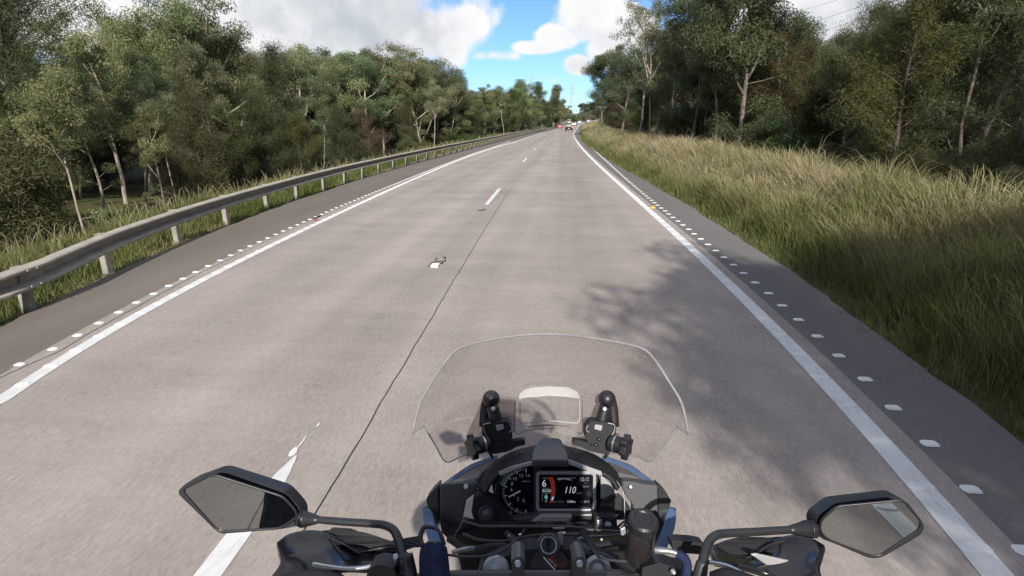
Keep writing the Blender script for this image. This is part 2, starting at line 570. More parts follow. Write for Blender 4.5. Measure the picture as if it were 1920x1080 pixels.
def vnoise(x, y, s, seed=0):
    """2-D value noise 0..1"""
    x, y = np.asarray(x) / s, np.asarray(y) / s
    xi, yi = np.floor(x).astype(np.int64), np.floor(y).astype(np.int64)
    fx, fy = x - xi, y - yi
    fx, fy = fx * fx * (3 - 2 * fx), fy * fy * (3 - 2 * fy)

    def h(a, b):
        q = (a * 374761393 + b * 668265263 + seed * 974634) & 0xffffffff
        q = ((q ^ (q >> 13)) * 1274126177) & 0xffffffff
        return ((q ^ (q >> 16)) & 0xffff) / 65535.
    return (h(xi, yi) * (1 - fx) + h(xi + 1, yi) * fx) * (1 - fy) + (h(xi, yi + 1) * (1 - fx) + h(xi + 1, yi + 1) * fx) * fy


def sstep(a, b, x):
    t = np.clip((np.asarray(x, float) - a) / (b - a), 0, 1)
    return t * t * (3 - 2 * t)


def GZ(x, y):
    """height of the natural ground"""
    x, y = np.asarray(x, float), np.asarray(y, float)
    z = LIFT(y)
    z = np.where(y > 420, 3 + (z - 3) * sstep(-10, 50, x), z)
    dl = XLE(y) - x
    dr = x - XRE(y)
    bump = (vnoise(x, y, 5, 3) - .5) * .35 + (vnoise(x, y, 17, 4) - .5) * .8
    z = z - 1.8 * sstep(.9, 6, dl) + bump * sstep(1.0, 6, dl)
    z = z + .10 * sstep(.2, 2.5, dr) + bump * sstep(1.0, 7, dr)
    on = sstep(.05, .5, np.maximum(dl, dr))
    return z - .05 * (1 - on)


ys = np.concatenate([np.arange(-60, 2, 1.), np.arange(2, 40, .5), np.arange(40, 120, 2.), np.arange(120, 600, 10.), np.arange(600, 2400, 100.)])
xs = np.concatenate([np.arange(-1500, -100, 100.), np.arange(-100, -24, 4.), np.arange(-24, 24, .5), np.arange(24, 100, 4.), np.arange(100, 1600, 100.)])
gx, gy = np.meshgrid(xs, ys)
gz = GZ(gx, gy)
nx, ny = len(xs), len(ys)
ii = np.arange(nx * ny).reshape(ny, nx)
q = np.stack([ii[:-1, :-1], ii[:-1, 1:], ii[1:, 1:], ii[1:, :-1]], -1).reshape(-1)
me = np_mesh('ground', np.stack([gx, gy, gz], -1).reshape(-1, 3), 4, q, M['ground'], smooth=True)
ground = bpy.data.objects.new('ground', me)
COL.objects.link(ground)
tag(ground, kind='structure')


def strip(name, fa, fb, y0, y1, h, m, step=.2, n=2, far=500, thick=0):
    yy = [y0]
    while yy[-1] < y1:
        yy.append(min(y1, yy[-1] + step * max(1, yy[-1] / 15) * (1 if yy[-1] > -8 else 5)))
    yy = np.array(yy)
    b = B()
    a, c = fa(yy), fb(yy)
    z = LIFT(yy) + h
    vs, fs = [], []
    for k, y in enumerate(yy):
        for j in range(n):
            t = j / (n - 1)
            vs.append((a[k] * (1 - t) + c[k] * t, y, z[k]))
    for k in range(len(yy) - 1):
        for j in range(n - 1):
            o = k * n + j
            fs.append((o, o + 1, o + 1 + n, o + n))
    b.add(vs, fs)
    return b


def rag(fn, amp, s=.7, seed=5):
    return lambda y: fn(y) + amp * (vnoise(y, y * 0, s, seed) - .5) * 2 + amp * .6 * (vnoise(y, y * 0, s * .23, seed + 1) - .5) * 2


def off(fn, d):
    return lambda y: fn(y) + d


tag(strip('carriageway', off(XL, -.30), off(XR, .20), -60, 480, .0, M['road'], n=4).build('road', M['road']), kind='structure')
tag(strip('s', rag(XLE, .05), off(XL, -.30), -60, 480, .0, 0).build('road_shoulder', M['shoulder_l']), kind='structure')
tag(strip('s', off(XR, .20), rag(XRE, .035, .9, 9), -60, 480, .0, 0).build('road_shoulder', M['shoulder_r']), kind='structure')
tag(strip('l', off(XL, -.06), off(XL, .06), -60, 470, .004, 0).build('edge_line', M['paint']), kind='structure')
tag(strip('l', off(XR, -.07), off(XR, .07), -60, 470, .004, 0).build('edge_line', M['paint']), kind='structure')


def wob(fn, amp):
    return lambda y: fn(y) + amp * (vnoise(y, y * 0, .35, 21) - .5) + amp * .6 * (vnoise(y, y * 0, .11, 22) - .5)


b = strip('j', wob(off(XC, -.0045), .012), wob(off(XC, .0045), .012), -40, 60, .003, 0, step=.1)
jl = strip('j', wob(off(XLT, .075), .015), wob(off(XLT, .083), .015), -40, 30, .003, 0, step=.12)
b.add(jl.v, jl.f)
tag(b.build('pavement_joint', M['joint']), kind='structure')
b = B()
for c0 in [-33.9, -21.7, -9.5] + [14.3, 29.1, 41.6, 53.3, 65.2, 77.2, 89.2, 101.2, 113, 125]:
    ln = 1.65 if c0 < 20 else 1.5
    s_ = strip('d', off(XD, -.05), off(XD, .05), c0 - ln, c0 + ln, .004, 0)
    b.add(s_.v, s_.f)
yy = [-.5, .8, 1.6, 1.95, 2.2, 2.30, 2.33, 2.40, 2.44, 2.50, 2.55]
ww = [.062, .062, .060, .058, .054, .048, .043, .036, .026, .017, .006]
v = []
for y_, w_ in zip(yy, ww):
    v += [(float(XD(y_)) - w_, y_, .004), (float(XD(y_)) + w_, y_, .004)]
b.add(v, [(2 * i, 2 * i + 1, 2 * i + 3, 2 * i + 2) for i in range(len(yy) - 1)])
# worn remnants of paint past the end of the near dash
rw = random.Random(12)
for px_, py_, rx_, ry_ in ((550, 849, .023, .055), (565, 832, .006, .09), (597, 798, .008, .03)):
    g_ = G0(px_, py_)
    zr_ = .0055 + .0012 * rw.random()
    b.add([(g_[0] + rx_ * rw.uniform(.75, 1.1) * math.cos(a) + float(XD(g_[1] + ry_ * math.sin(a)) - XD(g_[1])), g_[1] + ry_ * rw.uniform(.85, 1.05) * math.sin(a), zr_) for a in np.linspace(0, 6.283, 11)[:-1]], [tuple(range(10))])
tag(b.build('lane_dashes', M['paint']), kind='structure')


def rumble(fn, fline, step, wl, hl, hw, lw, y1):
    """raised thermoplastic ribs: a row beside the line and a row across it"""
    b1, b2 = B(), B()
    y = -6.
    rr = random.Random(4)
    while y < y1:
        for bb, x, w in ((b1, float(fn(y)), hw), (b2, float(fline(y + step * .1)), lw)):
            w2 = w * rr.uniform(.94, 1.05)
            x += rr.uniform(-.006, .006)
            z = float(LIFT(y)) + .003
            h = .009
            e = .012
            oc = [(-1, -.45), (-.72, -1), (.72, -1), (1, -.45), (1, .45), (.72, 1), (-.72, 1), (-1, .45)]
            bb.add([(x + w2 * a, y + hl * c, z) for a, c in oc] + [(x + (w2 - e) * a, y + (hl - e * .7) * c, z + h) for a, c in oc], [tuple(range(8, 16))] + [(k, (k + 1) % 8, (k + 1) % 8 + 8, k + 8) for k in range(8)])
        y += step
    b1.add(b2.v, b2.f)
    return b1


tag(rumble(XLT, XL, .307, 0, .030, .042, .056, 60).build('rumble_marking', M['paint_new']), kind='structure')
tag(rumble(XRT, XR, .430, 0, .034, .052, .066, 60).build('rumble_marking', M['paint_new']), kind='structure')

# ------------------------------------------------------------------ guardrail
rail = empty('guardrail', (float(XP(20)), 20, 0))
tag(rail, 'long galvanised steel guardrail with short posts along the left shoulder', 'guardrail')
RB = np.array(rail.location)
rt = lambda y: np.interp(y, [3, 4.8, 6.4, 8, 16, 40, 200], [.40, .455, .505, .52, .57, .62, .66])
yy = np.concatenate([np.arange(-8, 40, .5), np.arange(40, 262, 2.)])
xr = XP(yy) + .06
prof = [(-.05, 1.0), (.01, .99), (.055, .965), (.066, .92), (.066, .86), (.05, .80), (-.05, .66), (-.06, .60), (-.06, .40), (-.05, .34), (.05, .22), (.066, .17), (.066, .09), (.05, .035), (.01, .01), (-.05, 0)]
vs, fs = [], []
for k, y in enumerate(yy):
    t, hb = rt(y), float(np.interp(y, [4.8, 7], [.24, .218]))
    for (o, hh) in prof:
        vs.append((xr[k] + o, y, LIFT(y) + t - hb + hh * hb))
n = len(prof)
for k in range(len(yy) - 1):
    for j in range(n - 1):
        fs.append((k * n + j, k * n + j + 1, (k + 1) * n + j + 1, (k + 1) * n + j))
B().add(vs, fs).build('rail_beam', M['galv'], rail, RB, solid=.006)
# lap joints every 4 m
py_ = [4.78, 6.24, 8.07, 9.8, 11.66, 13.4, 15.3, 17.1, 18.9]
py_ = [-6.5, -4.6, -2.8, -1, .9, 2.9] + py_ + [20.8 + 2.0 * i for i in range(70)]
for k, y in enumerate(py_):
    x = float(XP(y)) - .045
    z = float(LIFT(y))
    pb = B()
    t = float(rt(y))
    jit = .04 * math.sin(k * 7.7)
    # C-section post: web and two flanges
    pb.box((x + .0, y - .045, z + t * .5 - .17), (.040, .004, t * .5 + .15))
    pb.box((x - .0385, y, z + t * .5 - .17), (.0035, .041, t * .5 + .15))
    pb.box((x + .0385, y, z + t * .5 - .17), (.0035, .041, t * .5 + .15))
    pb.box((x, y, z + t - .02 + .012), (.042, .05, .006))
    pb.build('post', M['galv_dull'], rail, RB)
    if k % 2 == 0 and 3 < y < 22:
        for q_ in (-.06, .06):
            for hh in (.12, .88):
                xb = float(XP(y + q_)) + .06 + .060
                B().cyl((xb, y + q_, z + t - .22 + hh * .22), (xb + .014, y + q_, z + t - .22 + hh * .22), .011, 8).build('rail_bolt', M['galv_dull'], rail, RB)


# ------------------------------------------------------------------ grass
def blades(name, pts, hts, wid, lean, seed, m, cvals, head=None):
    rng = np.random.default_rng(seed)
    n = len(pts)
    az = rng.uniform(0, 2 * math.pi, n)
    side = np.stack([np.cos(az), np.sin(az), np.zeros(n)], 1) * wid[:, None]
    ld = lean + rng.normal(0, .34, (n, 2))
    base = pts
    l3 = np.concatenate([ld, np.zeros((n, 1))], 1)
    p1 = base + l3 * (hts * .18)[:, None] + np.array([0, 0, 1.]) * (hts * .5)[:, None]
    p2 = base + l3 * (hts * .62)[:, None] + np.array([0, 0, 1.]) * (hts * .92)[:, None]
    p3 = base + l3 * (hts * .95)[:, None] + np.array([0, 0, 1.]) * (hts * 1.0)[:, None]
    V = np.stack([base - side * .9, base + side * .9, p1 - side, p1 + side, p2 - side * .7, p2 + side * .7, p3 - side * .12, p3 + side * .12], 1)
    if head is not None:
        k = head[:, None]
        V[:, 4] = p2 - side * (.5 + .9 * k)
        V[:, 5] = p2 + side * (.5 + .9 * k)
    idx = np.array([0, 1, 3, 2, 2, 3, 5, 4, 4, 5, 7, 6])
    I = (np.arange(n)[:, None] * 8 + idx[None]).ravel()
    hg = np.tile(np.array([0, 0, .5, .5, .9, .9, 1, 1]), n)
    cv = np.repeat(cvals, 8)
    me = np_mesh(name, V.reshape(-1, 3), 4, I, m, {'hgt': hg, 'rnd': cv})
    o = bpy.data.objects.new(name, me)
    COL.objects.link(o)
    return o


def scatter(rng, bands, xf):
    out = []
    for y0, y1, d, w0, w1 in bands:
        n = int((y1 - y0) * (w1 - w0) * d)
        y = rng.uniform(y0, y1, n)
        u = rng.uniform(w0, w1, n)
        out.append(np.stack([xf(y, u), y, u], 1))
    return np.concatenate(out)


rng = np.random.default_rng(7)
pt = scatter(rng, [(-4, 1.5, 200, -.1, 3.2), (1.5, 6, 2400, -.12, 2.7), (6, 14, 2000, -.12, 2.9), (14, 26, 1000, 0, 3.8), (26, 50, 480, 0, 5), (50, 90, 170, 0, 7), (90, 170, 45, 0, 7), (170, 330, 8, 0, 9)], lambda y, u: XRE(y) + u)
u = pt[:, 2]
pa = vnoise(pt[:, 0], pt[:, 1], 1.6, 31)
pb_ = vnoise(pt[:, 0], pt[:, 1], .45, 32)
keep = rng.uniform(0, 1, len(pt)) < np.clip(.08 + 1.5 * pb_ * (.5 + .8 * vnoise(pt[:, 0], pt[:, 1], .16, 33)), 0, 1) * np.clip(.45 + u * 1.2, 0, 1)
pt, u, pa, pb_ = pt[keep], u[keep], pa[keep], pb_[keep]
D = np.hypot(pt[:, 0], pt[:, 1])
ht = (.10 + .60 * sstep(-.05, .8, u) + .44 * sstep(.7, 2.2, u)) * (.55 + .55 * pb_) * rng.uniform(.6, 1.2, len(pt)) * (1 - .45 * sstep(-1.2, 0, u - 2.8 - .05 * np.clip(pt[:, 1], 0, 40)))
tall = rng.uniform(0, 1, len(pt)) < .014 * sstep(.5, 2.0, u)
ht = np.where(tall, ht * 1.3, ht)
wd = (.0012 + .00019 * D + rng.uniform(0, .0012, len(pt))) * np.where(tall, .55, 1.)
nearroad = sstep(0, 1.2, u)
cv = np.clip(.13 + .46 * nearroad * pa + .22 * rng.uniform(0, 1, len(pt)) + .22 * vnoise(pt[:, 0], pt[:, 1], .22, 35) + .14 * sstep(6, 13, pt[:, 1]) * nearroad - .25 * sstep(4, 7, u) + .18 * (1 - sstep(-.1, .35, u)), 0, 1)
cv = np.where(tall, np.clip(cv + .3, 0, 1), cv)
P3 = np.stack([pt[:, 0], pt[:, 1], GZ(pt[:, 0], pt[:, 1]) - .02], 1)
lean = np.stack([-.06 - .14 * pa, -.10 + .2 * pb_], 1)
g1 = blades('grass', P3, ht, wd, lean, 8, M['grass'], cv, rng.uniform(0, 1, len(pt)) * (ht > .6))
tag(g1, 'long green and straw coloured grass covering the right hand verge', 'grass', kind='stuff')

pt = scatter(rng, [(-3, 3, 150, .0, 2.0), (3, 12, 1900, .0, 2.1), (12, 24, 950, 0, 2.3), (24, 50, 400, 0, 2.6), (50, 110, 100, 0, 3.5), (110, 200, 26, 0, 5), (200, 330, 8, 0, 7)], lambda y, u: XLE(y) - u)
u = pt[:, 2]
pa = vnoise(pt[:, 0], pt[:, 1], 1.3, 41)
pb_ = vnoise(pt[:, 0], pt[:, 1], .4, 42)
keep = rng.uniform(0, 1, len(pt)) < np.clip(.25 + 1.3 * pb_, 0, 1)
pt, u, pa, pb_ = pt[keep], u[keep], pa[keep], pb_[keep]
D = np.hypot(pt[:, 0], pt[:, 1])
ht = (.07 + .17 * sstep(0, .5, u) + .10 * sstep(.4, 1.1, u)) * (.5 + .75 * pb_) * rng.uniform(.6, 1.25, len(pt))
seed_ = (rng.uniform(0, 1, len(pt)) < .05) & (u > .45)
ht = np.where(seed_, ht * 1.55, ht)
wseed = np.where(seed_, .7, 1.)
wd = .0011 + .00021 * D + rng.uniform(0, .0012, len(pt))
wd = wd * wseed
cv = np.clip(-.08 + .45 * pa + .35 * rng.uniform(0, 1, len(pt)) + .35 * (1 - sstep(0, .35, u)), 0, 1)
cv = np.where(seed_, .8, cv)
P3 = np.stack([pt[:, 0], pt[:, 1], GZ(pt[:, 0], pt[:, 1]) - .02], 1)
g2 = blades('grass', P3, ht, wd, np.stack([.1 * pa - .1, .1 * pb_], 1), 9, M['grass_left'], cv, rng.uniform(.3, 1, len(pt)) * seed_)
tag(g2, 'green tufted grass with tan seed heads under and behind the guardrail', 'grass', kind='stuff')


# ------------------------------------------------------------------ trees
def leaf_quads(rng, c, l, w, droop):
    n = len(c)
    d = rng.normal(size=(n, 3))
    d /= np.linalg.norm(d, axis=1)[:, None]
    d[:, 2] -= droop
    d /= np.linalg.norm(d, axis=1)[:, None]
    s = np.cross(d, rng.normal(size=(n, 3)))
    s /= np.linalg.norm(s, axis=1)[:, None] + 1e-9
    L = (l * rng.uniform(.6, 1.3, n))[:, None]
    W = (w * rng.uniform(.6, 1.3, n))[:, None]
    return np.stack([c, c + .45 * L * d + .5 * W * s, c + L * d, c + .45 * L * d - .5 * W * s], 1)


def path(rng, p, d, ln, n, wob_, up):
    pts = [np.array(p, float)]
    d = np.array(d, float)
    d /= np.linalg.norm(d)
    for _ in range(n):
        d = d + rng.normal(0, wob_, 3) + np.array([0, 0, up])
        d /= np.linalg.norm(d)
        pts.append(pts[-1] + d * ln / n)
    return pts


def at(pts, t):
    q = t * (len(pts) - 1)
    i = min(int(q), len(pts) - 2)
    return pts[i] + (pts[i + 1] - pts[i]) * (q - i), pts[i + 1] - pts[i]


def ball(rng, n, r):
    v = rng.normal(size=(n, 3))
    v /= np.linalg.norm(v, axis=1)[:, None]
    return v * (rng.uniform(0, 1, n) ** .45)[:, None] * np.array(r)


PROTO = {}


def finish(name, wood, leaves, rnd, leafmat, barkmat, extra=None):
    w = B()
    for pts, r0, r1 in wood:
        k = len(pts)
        w.tube(pts, [r0 + (r1 - r0) * (i / (k - 1)) for i in range(k)], 7 if r0 > .05 else 4, cap=False)
    me_w = bpy.data.meshes.new('trunk')
    me_w.from_pydata(w.v, [], w.f)
    smooth_mesh(me_w)
    me_w.materials.append(barkmat)
    me_l = None
    if leaves is not None:
        V = np.concatenate(leaves)
        n = len(V)
        me_l = np_mesh('crown', V.reshape(-1, 3), 4, np.arange(n * 4), leafmat, {'rnd': np.repeat(np.concatenate(rnd), 4)})
    PROTO[name] = (me_w, me_l)


def gum(name, seed, H=10., spread=.22, nl=7, cl=(.48, .85), per=340, fork=.38, leafmat='leaf_gum', lean=.06, barkm='bark_pale', ll=.165, lw=.042, low=2, tr=.012):
    rng = np.random.default_rng(seed)
    wood, leaves, rnd = [], [], []
    trunk = path(rng, (0, 0, -.3), (rng.normal(0, lean), rng.normal(0, lean), 1), H * .80, 9, .07, .05)
    wood.append((trunk, H * tr, H * .004))

    def clump(c, r):
        k = int(1.45 * per * (r / .75) ** 1.5)
        q = c + ball(rng, k, np.array((r, r, r * .72)) * rng.uniform(.75, 1.15, 3))
        leaves.append(leaf_quads(rng, q, ll, lw, .75))
        rnd.append(np.clip(rng.beta(2, 2.4, k) * .6 + rng.uniform(-.22, .42), 0, 1))
    for i in range(nl):
        t = fork + (1 - fork) * (i + rng.uniform(0, .8)) / nl
        p, d = at(trunk, min(t, .98))
        a = i * 2.4 + rng.uniform(-.5, .5)
        ln = H * spread * rng.uniform(.75, 1.25) * (1.25 - .55 * t) * 1.2
        limb = path(rng, p, (math.cos(a), math.sin(a), rng.uniform(.5, 1.1)), ln, 6, .12, .08)
        wood.append((limb, H * .0055 * (1.3 - t * .5), H * .0018))
        for j in range(4):
            p2, d2 = at(limb, rng.uniform(.35, .95) if j else 1.)
            a2 = rng.uniform(0, 6.28)
            tw = path(rng, p2, d2 / np.linalg.norm(d2) * .5 + np.array([math.cos(a2) * .8, math.sin(a2) * .8, rng.uniform(.1, .7)]), H * rng.uniform(.06, .12), 4, .15, .05)
            wood.append((tw, H * .0018, H * .0007))
            clump(tw[-1], rng.uniform(*cl))
            if rng.uniform() < .6:
                clump(at(tw, .3)[0] + rng.normal(0, .25, 3), rng.uniform(*cl) * .7)
    top = trunk[-1]
    for j in range(5):
        clump(top + rng.normal(0, .07 * H * .6, 3) + np.array([0, 0, rng.uniform(-.05, .10) * H]), rng.uniform(*cl))
    for j in range(low):
        t = rng.uniform(.15, fork + .1)
        p, d = at(trunk, t)
        a = rng.uniform(0, 6.28)
        tw = path(rng, p, (math.cos(a), math.sin(a), .45), H * rng.uniform(.10, .2), 4, .15, .03)
        wood.append((tw, H * .002, H * .0008))
        clump(tw[-1], rng.uniform(*cl) * .75)
    finish(name, wood, leaves, rnd, M[leafmat], M[barkm])


def oak(name, seed, H=8., nb=60, per=520, wide=.26, leafmat='leaf_oak', low=.08, ll=.20, lw=.016, barkm='bark_dark', droop=.25, gap=.0):
    rng = np.random.default_rng(seed)
    wood, leaves, rnd = [], [], []
    trunk = path(rng, (0, 0, -.3), (rng.normal(0, .05), rng.normal(0, .05), 1), H * .97, 10, .045, .05)
    wood.append((trunk, H * .013, H * .003))
    for i in range(nb):
        t = low + (1 - low) * (i + rng.uniform(0, 1)) / nb
        if rng.uniform() < gap:
            continue
        p, d = at(trunk, min(t, .99))
        a = rng.uniform(0, 6.28)
        prof_ = (.35 + .65 * math.sin(min(1, (t + .12) / .62) * 1.57)) * (1 - .80 * max(0, (t - .45) / .55) ** 1.3)
        ln = H * wide * prof_ * rng.uniform(.65, 1.3)
        br = path(rng, p, (math.cos(a), math.sin(a), rng.uniform(.35, .9)), ln, 5, .10, .03)
        wood.append((br, H * .0032, H * .0008))
        k = int(per * (.5 + ln / (H * wide)))
        tt = rng.uniform(.2, 1.05, k)
        q = np.array([at(br, min(1, x))[0] for x in tt]) + rng.normal(0, .032 * H, (k, 3)) * (.5 + tt[:, None] * .6) * np.array([1, 1, .8])
        leaves.append(leaf_quads(rng, q, ll, lw, droop))
        rnd.append(np.clip(rng.beta(2, 2.2, k) * .6 + rng.uniform(-.2, .42), 0, 1))
    finish(name, wood, leaves, rnd, M[leafmat], M[barkm])


def bush(name, seed, H=2.6, per=260, leafmat='leaf_shrub', R=1.3, ll=.12, lw=.05, ns=9, barkm='bark_dark'):
    rng = np.random.default_rng(seed)
    wood, leaves, rnd = [], [], []
    for i in range(ns):
        a = i * 2.4
        st_ = path(rng, (0, 0, -.2), (math.cos(a) * .6, math.sin(a) * .6, 1), H * rng.uniform(.55, 1.), 5, .13, .04)
        wood.append((st_, .025, .008))
        for t in (.35, .6, .8, 1.):
            p, d = at(st_, t)
            for j in range(2):
                c = p + rng.normal(0, .22 * R, 3)
                r = rng.uniform(.25, .5) * R * .8
                k = int(per * r)
                leaves.append(leaf_quads(rng, c + ball(rng, k, (r, r, r * .8)), ll, lw, .3))
                rnd.append(np.clip(rng.beta(2, 2, k) * .8 + rng.uniform(-.12, .25), 0, 1))
    finish(name, wood, leaves, rnd, M[leafmat], M[barkm])


def twiggy(name, seed, H=3., ns=7):
    rng = np.random.default_rng(seed)
    wood = []
    for i in range(ns):
        a = rng.uniform(0, 6.28)
        st_ = path(rng, (0, 0, -.2), (math.cos(a) * .9, math.sin(a) * .9, rng.uniform(.3, 1.3)), H * rng.uniform(.6, 1.1), 6, .16, .0)
        wood.append((st_, .022, .006))
        for j in range(5):
            p, d = at(st_, rng.uniform(.3, .95))
            tw = path(rng, p, d / np.linalg.norm(d) + rng.normal(0, .6, 3), H * rng.uniform(.15, .4), 5, .2, -.02)
            wood.append((tw, .009, .003))
            for k in range(3):
                p2, d2 = at(tw, rng.uniform(.3, .95))
                wood.append((path(rng, p2, d2 / np.linalg.norm(d2) + rng.normal(0, .6, 3), H * .1, 3, .2, -.02), .004, .002))
    finish(name, wood, None, None, None, M['bark_mid'])


gum('gum_a', 11)
gum('gum_b', 12, spread=.27, nl=8, lean=.10)
gum('gum_c', 13, spread=.19, nl=6, fork=.45, cl=(.6, 1.05))
gum('gum_d', 14, spread=.25, nl=9, fork=.28, low=7)
gum('gum_pale', 15, spread=.24, nl=8, leafmat='leaf_gum_pale', per=190, cl=(.5, .85))
gum('gum_sparse', 16, H=14., spread=.20, nl=9, per=110, cl=(.45, .8), fork=.42, low=0, ll=.2, lw=.05, tr=.009)
gum('gum_tall', 17, H=14., spread=.16, nl=8, per=330, cl=(.8, 1.3), fork=.55, low=1, tr=.009)
gum('gum_lean', 18, spread=.22, nl=6, lean=.34, fork=.5, low=3)
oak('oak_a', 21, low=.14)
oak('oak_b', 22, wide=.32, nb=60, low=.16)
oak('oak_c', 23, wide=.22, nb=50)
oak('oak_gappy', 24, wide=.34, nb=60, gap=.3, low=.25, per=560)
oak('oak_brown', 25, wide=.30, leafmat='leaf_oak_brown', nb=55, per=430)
gum('gum_e', 51, spread=.20, nl=9, fork=.36, lean=.02, low=6, leafmat='leaf_gum_shaded', barkm='bark_mid', cl=(.55, .95), tr=.011)
gum('gum_f', 52, spread=.17, nl=8, fork=.48, lean=.025, low=4, leafmat='leaf_gum_shaded', barkm='bark_mid', cl=(.6, 1.0), tr=.010)
gum('gum_slim', 53, H=12., spread=.12, nl=7, fork=.58, lean=.09, low=1, cl=(.5, .8), tr=.007)
gum('gum_slim_dark', 54, H=12., spread=.12, nl=7, fork=.58, lean=.05, low=2, cl=(.5, .8), tr=.008, leafmat='leaf_gum_shaded', barkm='bark_mid')
gum('gum_tall_dark', 55, H=14., spread=.17, nl=9, per=330, cl=(.7, 1.1), fork=.40, low=3, tr=.009, leafmat='leaf_gum_shaded', barkm='bark_mid')
bush('bush_a', 31)
bush('bush_b', 32, H=2., R=1.5)
bush('bush_olive', 33, H=3., leafmat='leaf_oak', ll=.15, lw=.018, per=760)
twiggy('twigs', 41)
PH = {'gum_sparse': 14., 'gum_tall': 14., 'gum_slim': 12., 'gum_slim_dark': 12., 'gum_tall_dark': 14., 'bush_a': 2.6, 'bush_b': 2., 'bush_olive': 3., 'twigs': 3.}
for k in PROTO:
    PH.setdefault(k, 8. if k.startswith('oak') else 10.)
NAME = {'gum': 'eucalypt_tree', 'oak': 'she_oak_tree', 'bus': 'shrub', 'twi': 'dead_shrub'}
CAT = {'gum': 'tree', 'oak': 'tree', 'bus': 'shrub', 'twi': 'shrub'}
HREAL = {}
for k, (w, l) in PROTO.items():
    co = np.empty(len((l or w).vertices) * 3, np.float32)
    (l or w).vertices.foreach_get('co', co)
    HREAL[k] = float(np.percentile(co[2::3], 99.7))


def plant(kind, x, y, h, rz, label, group=None, sxy=1.):
    w, l = PROTO[kind]
    o = empty(NAME[kind[:3]], (x, y, float(GZ(x, y))), rz)
    s = h / HREAL[kind]
    o.scale = (s * sxy, s * sxy, s)
    tag(o, label, CAT[kind[:3]], group)
    for nm, me_ in (('trunk', w), ('crown', l)):
        if me_ is None:
            continue
        c = bpy.data.objects.new(nm if kind != 'twigs' else 'branches', me_)
        COL.objects.link(c)
        c.parent = o
    return o


def plant_px(kind, px, z, top, rz, label, group=None, sxy=1.):
    """stand a tree at column px and camera depth z, tall enough to reach row top"""
    p = P(px, 300, z)
    x, y = p[0], p[1]
    # keep depth constant while leaving the column: the ray at row 232 has the same column
    q = P(px, 232, z)
    x, y = q[0], q[1]
    d = ray(px, top)
    dh = math.hypot(*(d[:2]))
    h = CAMH + math.hypot(x, y) * d[2] / dh - float(GZ(x, y))
    return plant(kind, x, y, h, rz, label, group, sxy)


R_ = random.Random(3)
LEFT = [
    ('oak_gappy', 8, 15, -150, 'dark she-oak rising past the top left corner', 1.),
    ('gum_b', 62, 18, -70, 'open-crowned eucalypt with bare forks near the left edge', .72),
    ('gum_lean', 150, 20, 120, 'leaning eucalypt with a pale lower trunk close behind the guardrail', .9),
    ('gum_a', 205, 24, 35, 'grey-green eucalypt with a narrow pointed top on the left', 1.),
    ('gum_c', 255, 28, 0, 'tall eucalypt with a dense dark topknot on the left', .9),
    ('gum_d', 330, 27, 28, 'broad leafy eucalypt left of the tallest left crown', 1.),
    ('gum_tall', 392, 30, 2, 'eucalypt with a small high tuft and a pale forked trunk', .8),
    ('gum_d', 468, 28, 12, 'full rounded eucalypt at the right end of the tall left clump', 1.15),
    ('oak_c', 528, 27, 84, 'narrow olive she-oak stepping down beside the tall clump', .9),
    ('gum_lean', 262, 17, 190, 'thin eucalypt leaning left over the dark undergrowth', .8),
    ('oak_a', 345, 18, 165, 'drooping olive she-oak in front of the tall left clump', 1.),
    ('oak_b', 440, 20, 195, 'bushy she-oak with low skirts behind the guardrail', 1.),
    ('oak_a', 500, 22, 175, 'dusky she-oak between the tall clump and the wood beyond', 1.1),
    ('gum_a', 575, 36, 96, 'light green eucalypt beginning the lower wood', 1.1),
    ('gum_d', 632, 38, 92, 'bushy eucalypt with an even round top in the lower wood', 1.1),
    ('gum_b', 690, 43, 100, 'eucalypt below the pale thin crowns', 1.1),
    ('gum_pale', 712, 48, 78, 'thin pale crown standing above the wood on the left', .9),
    ('gum_pale', 768, 50, 80, 'pale brownish eucalypt crown against the white cloud', 1.),
    ('gum_d', 797, 50, 118, 'green eucalypt at the right of the pale crowns', 1.1),
    ('gum_tall', 842, 70, 131, 'single flat-topped eucalypt standing clear of the wood', .9),
    ('oak_brown', 690, 34, 205, 'brownish bush tree with a pale forked trunk', 1.),
    ('oak_a', 620, 28, 200, 'olive tree in front of the lower wood', 1.1),
    ('oak_c', 775, 40, 185, 'yellowish slim tree in front of the lower wood', 1.1),
    ('oak_b', 560, 24, 215, 'dark green low tree over the rail before the lower wood', 1.1),
    ('gum_c', 880, 80, 172, 'mid green eucalypt in the descending treeline', 1.2),
    ('gum_a', 925, 100, 160, 'rounded eucalypt where the treeline levels out', 1.2),
    ('gum_tall', 968, 120, 150, 'taller crown over the far treeline', 1.),
    ('gum_tall', 997, 150, 153, 'dark layered crown beside the far gap', 1.),
    ('gum_tall', 1050, 290, 158, 'lone layered eucalypt just left of the pylon', .95),
    ('gum_slim', 118, 13.5, 130, 'slender trunk close to the rail beneath the left edge trees', .9),
    ('gum_slim', 240, 19, 95, 'slender pale trunk rising through the left dark undergrowth', .9),
    ('gum_slim', 300, 18, 150, 'slim pale gum in front of the olive she-oak', .8),
    ('gum_slim', 412, 22, 90, 'slim gum in front of the high tufted eucalypt', .8),
    ('gum_slim', 600, 30, 130, 'slim pale gum before the lower wood', .8),
    ('gum_slim', 810, 45, 150, 'slim gum near the end of the pale crowns', .8),
    ('gum_slim', 945, 80, 168, 'slim pale-trunked gum along the far treeline', .9),
]
for i, (k, px, z, top, lab, s) in enumerate(LEFT):
    plant_px(k, px, z, top, i * 1.7, lab, None, s)

